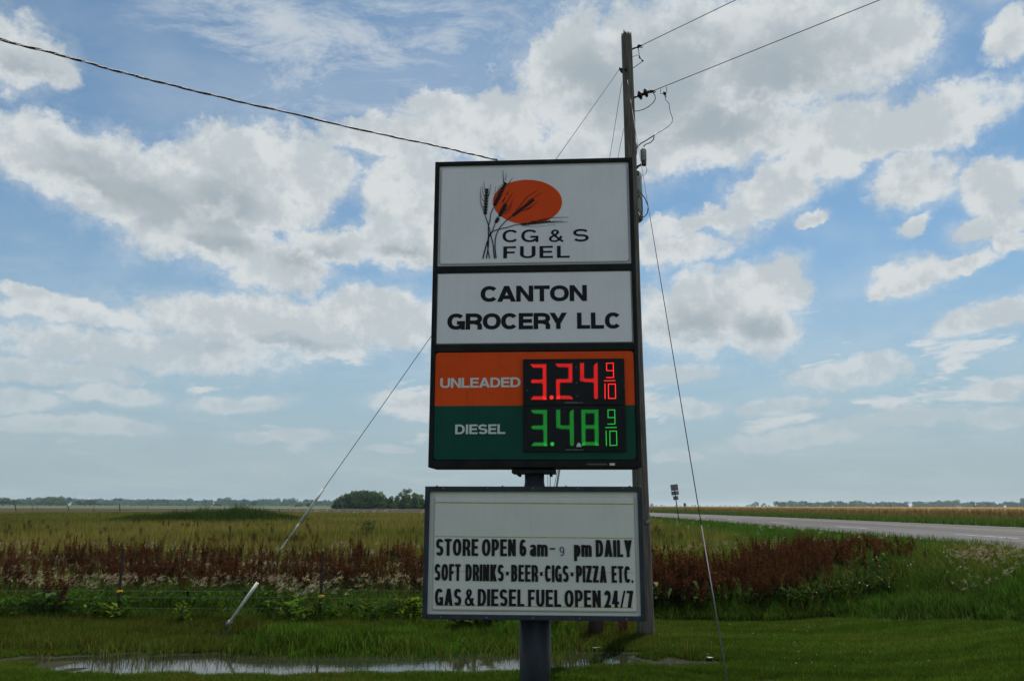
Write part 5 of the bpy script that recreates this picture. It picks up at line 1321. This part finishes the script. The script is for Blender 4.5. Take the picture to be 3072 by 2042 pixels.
# flat five-sided white patch near the foot of the lower display, faint marks
a = S(*kd(985, 1462), -.018); c = S(*kd(1070, 1462), -.018); tz = S(*kd(1028, 1395), -.018)[1]
MB().add([(a[0], -.0172, a[1]), (c[0], -.0172, a[1]), (c[0] - .012, -.0172, tz - .008), ((a[0] + c[0]) / 2, -.0172, tz), (a[0] + .012, -.0172, tz - .008)], [(0, 1, 2, 3, 4)]).build('white_patch', M['print_white'], u2[0])
for q in (kd(215, 575), kd(995, 460), kd(1000, 665), kd(988, 210), kd(1744, 516)):
    p = S(*q, -.0165); MB().lathe((p[0], -.0145, p[1]), (0, -1, 0), [(0, .004), (.002, .004), (.003, .002)], 8).build('screw', M['steel'], u1[0])
# maker's plate low on the frame
xa, za = S(*k2(1785, 1240)); xb, zb = S(*k2(1833, 1218)); MB().box(xa, xb, -.002, .0, za, zb).build('rating_plate', M['print_white'], sign)
mb = MB(); xs0 = S(*k2(1570, 1236))[0]
for i in range(11): mb.box(xs0 + i * .0155, xs0 + i * .0155 + .009, -.0015, .0, za + .004, za + .014 + .003 * (i % 2))
mb.build('faded_imprint', M['dim'], sign)

# ---- message board
BY = .0
BX0, BX1, BZ0, BZ1 = rect((1273.8, 1456), (1927, 1460.5), (1267.5, 1855), (1936.8, 1864))
IR = rect(k3(112, 214), k3(1598, 230), k3(98, 1092), k3(1616, 1112))
board = MB().box(BX0, IR[0], 0, .34, BZ0, BZ1).box(IR[1], BX1, 0, .34, BZ0, BZ1).box(IR[0], IR[1], .0015, .34, IR[3], BZ1).box(IR[0], IR[1], .0015, .34, BZ0, IR[2]).box(IR[0], IR[1], .30, .335, IR[2], IR[3]).build('message_board', M['slate'], sign, .004)
board['label'] = 'lower white message board in a slate frame with changeable letters'
PR = rect(k3(145, 250), k3(1580, 264), k3(124, 1070), k3(1590, 1090))
pan_face('board_face', IR, (PR[0] - IR[0], IR[1] - PR[1], PR[2] - IR[2], IR[3] - PR[3]), M['board'], .034, .010, .018, .014, parent=board)
YB = .0085
for (ya, yb, th_) in ((299, 311, .008), (540, 553, .006), (786, 798, .0035), (1027, 1046, .006)):
    a, b_ = S(*k3(155, ya), YB), S(*k3(1562, yb), YB); mb = MB(); n = 26
    for i in range(n):
        t0, t1 = i / n, (i + 1) / n; x0_, x1_ = a[0] + (b_[0] - a[0]) * t0, a[0] + (b_[0] - a[0]) * t1; z0_, z1_ = a[1] + (b_[1] - a[1]) * t0, a[1] + (b_[1] - a[1]) * t1
        mb.add([(x0_, YB - .0002, z0_ - th_ / 2), (x1_, YB - .0002, z1_ - th_ / 2), (x1_, YB - .0002, z1_ + th_ / 2), (x0_, YB - .0002, z0_ + th_ / 2)], [(0, 1, 2, 3)])
    mb.build('letter_track', M['yellow'], board)
def bline(words, base_l, base_r, cap, tx=.185, ty=.155):
    for wd, xa, xb in words:
        f = lambda x: base_l + (base_r - base_l) * (x - 160) / 1400
        m = M['letter']; y = YB - .0045
        if wd == '*':
            c = S(*k3((xa + xb) / 2, f(xa) - cap * .47), y); hh = .011; MB().box(c[0] - hh, c[0] + hh, y, y + .003, c[1] - hh * 1.25, c[1] + hh * 1.25).build('letter', m, board); continue
        if wd == '9s':
            text_line('letter', '9', k3(xa, f(xa) - 4), k3(xb, f(xb) - 4), 66 / 2.368, 66 / 2.368, .11, .075, .1, y, M['letter_blue'], board, each=True); continue
        if wd == '-':
            a = S(*k3(xa, f(xa) - cap * .42), y); b_ = S(*k3(xb, f(xb) - cap * .50), y); MB().box(a[0], b_[0], y, y + .003, a[1] - .001, b_[1]).build('letter', m, board); continue
        text_line('letter', wd, k3(xa, f(xa)), k3(xb, f(xb)), cap / 2.368, cap / 2.368, tx, ty, (.16 if wd not in ('am', 'pm') else .12) if len(wd) > 1 else 0, y, m, board, each=True)
bline([('STORE', 160, 460), ('OPEN', 487, 728), ('6', 755, 803), ('am', 828, 955), ('-', 968, 1008), ('9s', 1040, 1072), ('pm', 1142, 1268), ('DAILY', 1297, 1555)], 676, 686, 120)
bline([('SOFT', 150, 335), ('DRINKS', 370, 642), ('*', 660, 676), ('BEER', 695, 886), ('*', 902, 918), ('CIGS', 935, 1104), ('*', 1120, 1136), ('PIZZA', 1157, 1375), ('ETC.', 1410, 1563)], 853, 870, 119, .168, .15)
bline([('GAS', 152, 340), ('&', 365, 430), ('DIESEL', 457, 788), ('FUEL', 815, 1050), ('OPEN', 1075, 1333), ('24/7', 1358, 1565)], 1030, 1046, 121)
for u in (160, 630, 1085, 1540):
    p = S(*k3(u, 186)); MB().box(p[0] - .006, p[0] + .006, .05, .07, BZ1, BZ1 + .008).build('rivet', M['slate'], sign)
for zf_ in np.linspace(Z0 + .12, Z1 - .12, 7):
    for xf_ in (X0 + .014, X1 - .014): MB().lathe((xf_, .0005, zf_), (0, -1, 0), [(0, .006), (.002, .006), (.0035, .003)], 8).build('screw', M['dark_steel'], sign)
for xf_ in np.linspace(BX0 + .15, BX1 - .15, 5):
    for zf_ in (BZ0 + .018, BZ1 - .016): MB().lathe((xf_, .0005, zf_), (0, -1, 0), [(0, .006), (.002, .006), (.0035, .003)], 8).build('screw', M['steel'], board)
# ---- mast, flange, bolts
MYc = .27
xm, _ = S(1605, 1950, MYc); RM = .126
MB().lathe((xm, MYc, -.05), (0, 0, 1), [(0, RM), (BZ0 + .06, RM)], 40).build('mast', M['mast'], sign)
MB().lathe((xm, MYc, -.04 + 0.0), (0, 0, 1), [(0, RM + .05), (.03, RM + .05)], 32).build('base_collar', M['mast'], sign)
xu, _ = S(1603.5, 1430, MYc)
MB().lathe((xu, MYc, BZ1 - .02), (0, 0, 1), [(0, .092), (.03, .088), (.06, .083), (Z0 - BZ1 - .005, .083)], 32).build('upper_mast', M['mast'], sign)
fa = S(*(1500 + 330 / 9.436, 1412), .12)[0]; fb_ = S(*(1500 + 1590 / 9.436, 1412), .12)[0]
zf0 = S(1560, 1419, .12)[1]; zf1 = S(1560, 1407, .12)[1]
MB().box(fa, fb_, .11, .43, zf0, zf1).build('flange_plate', M['slate'], sign, .006)
MB().box(fa + .02, fb_ - .015, .13, .41, zf1, Z0 - .0005).build('saddle', M['black'], sign, .003)
for u in (525, 1440):
    for yb_ in (.15, .39):
        q = S(1500 + u / 9.436, 1425, .15); MB().lathe((q[0], yb_, zf0 - .020), (0, 0, 1), [(0, .014), (.0195, .016)], 6).build('bolt', M['dark_steel'], sign)
for u, r in ((1352, .0022), (1420, .0035)):
    q = S(1500 + u / 9.436, 1440, .16); MB().tube([(q[0], .16, BZ1), (q[0], .16, zf0)], r, 6).build('feed_wire', M['rubber'], sign)
tag(sign, 'roadside fuel and grocery sign with price displays over a message board on a mast', 'sign')

# ---- service cable: twisted strands from the store to the sign top
key = [(0, 118, 3.9), (195, 169, 4.35), (391, 224, 4.8), (651, 289, 5.3), (911, 349, 5.8), (1107, 395, 6.15), (1302, 436, 6.5), (1400, 459, 6.66), (1492, 480, 6.82)]
kp = [at_y(*k) for k in key]; d0 = kp[0] - kp[1]; kp = [kp[0] + d0 * 5 + Vector((0, 0, .6)), kp[0] + d0 * 2 + Vector((0, 0, .12)), kp[0] + d0 + Vector((0, 0, .02))] + kp
path = []
for i in range(len(kp) - 1):
    p0, p1, p2, p3 = kp[max(i - 1, 0)], kp[i], kp[i + 1], kp[min(i + 2, len(kp) - 1)]
    m = max(6, int((p2 - p1).length / .03))
    for k in range(m):
        t = k / m; path.append(.5 * (2 * p1 + (p2 - p0) * t + (2 * p0 - 5 * p1 + 4 * p2 - p3) * t * t + (3 * p1 - p0 - 3 * p2 + p3) * t ** 3))
path.append(kp[-1])
cable = empty('service_cable', kp[-1]); s_acc = 0
offs = [[], [], []]
for i, p in enumerate(path):
    tdir = (path[min(i + 1, len(path) - 1)] - path[max(i - 1, 0)]).normalized(); a_ = tdir.cross(Vector((0, 0, 1))).normalized(); b_ = a_.cross(tdir)
    if i: s_acc += (p - path[i - 1]).length
    for k in range(3):
        th = s_acc / .42 * 2 * math.pi * (1 + .06 * math.sin(s_acc * 2)) + k * 2.094; R_ = .0054 if k < 2 else .0036
        offs[k].append(p + (a_ * math.cos(th) + b_ * math.sin(th)) * R_ - kp[-1])
for k in range(3): MB().tube(offs[k], .0042 if k < 2 else .0026, 6).build('strand', M['rubber'], cable)
tag(cable, 'black twisted service cable sagging in from the upper left to the sign top', 'cable')

# ---- litter by the puddle
for i, (px, py, lab) in enumerate([(2130, 1971, 'pale flattened scrap of litter on the muddy grass right of the sign'), (1790, 1944, 'small white paper scrap on the grass behind the puddle, right of the mast')]):
    g = at_z(px, py); z = float(terrain(g.x, g.y)) + .035; b = MB(); vs = [(g.x + .045 * math.cos(a_) * random.uniform(.6, 1.2), g.y + .03 * math.sin(a_) * random.uniform(.6, 1.3), z + random.uniform(-.006, .01)) for a_ in np.linspace(0, 6.28, 8)[:-1]]
    n = len(vs); b.add(vs + [(x, y, zz - .004) for x, y, zz in vs], [tuple(range(n)), tuple(range(n, 2 * n))[::-1]] + [(k, k + n, (k + 1) % n + n, (k + 1) % n) for k in range(n)])
    tag(b.build('litter_scrap', M['litter']), lab, 'litter')

# ------------------------------------------------------------------ haze
hm_ = bpy.data.materials.new('haze_air'); hm_.use_nodes = True; t = NT(hm_.node_tree); t.n.clear()
pv = t.node('ShaderNodeVolumePrincipled'); pv.inputs['Color'].default_value = rgb(0.60, 0.78, 0.97); pv.inputs['Density'].default_value = 0.00017; pv.inputs['Anisotropy'].default_value = 0.2
o_ = t.node('ShaderNodeOutputMaterial'); t.l.new(pv.outputs[0], o_.inputs['Volume'])
hz = MB().box(-5250, 5250, -450, 5250, -1.1, 14.0).build('haze', hm_)
tag(hz, 'thin summer haze over the plain', 'haze', kind='stuff')
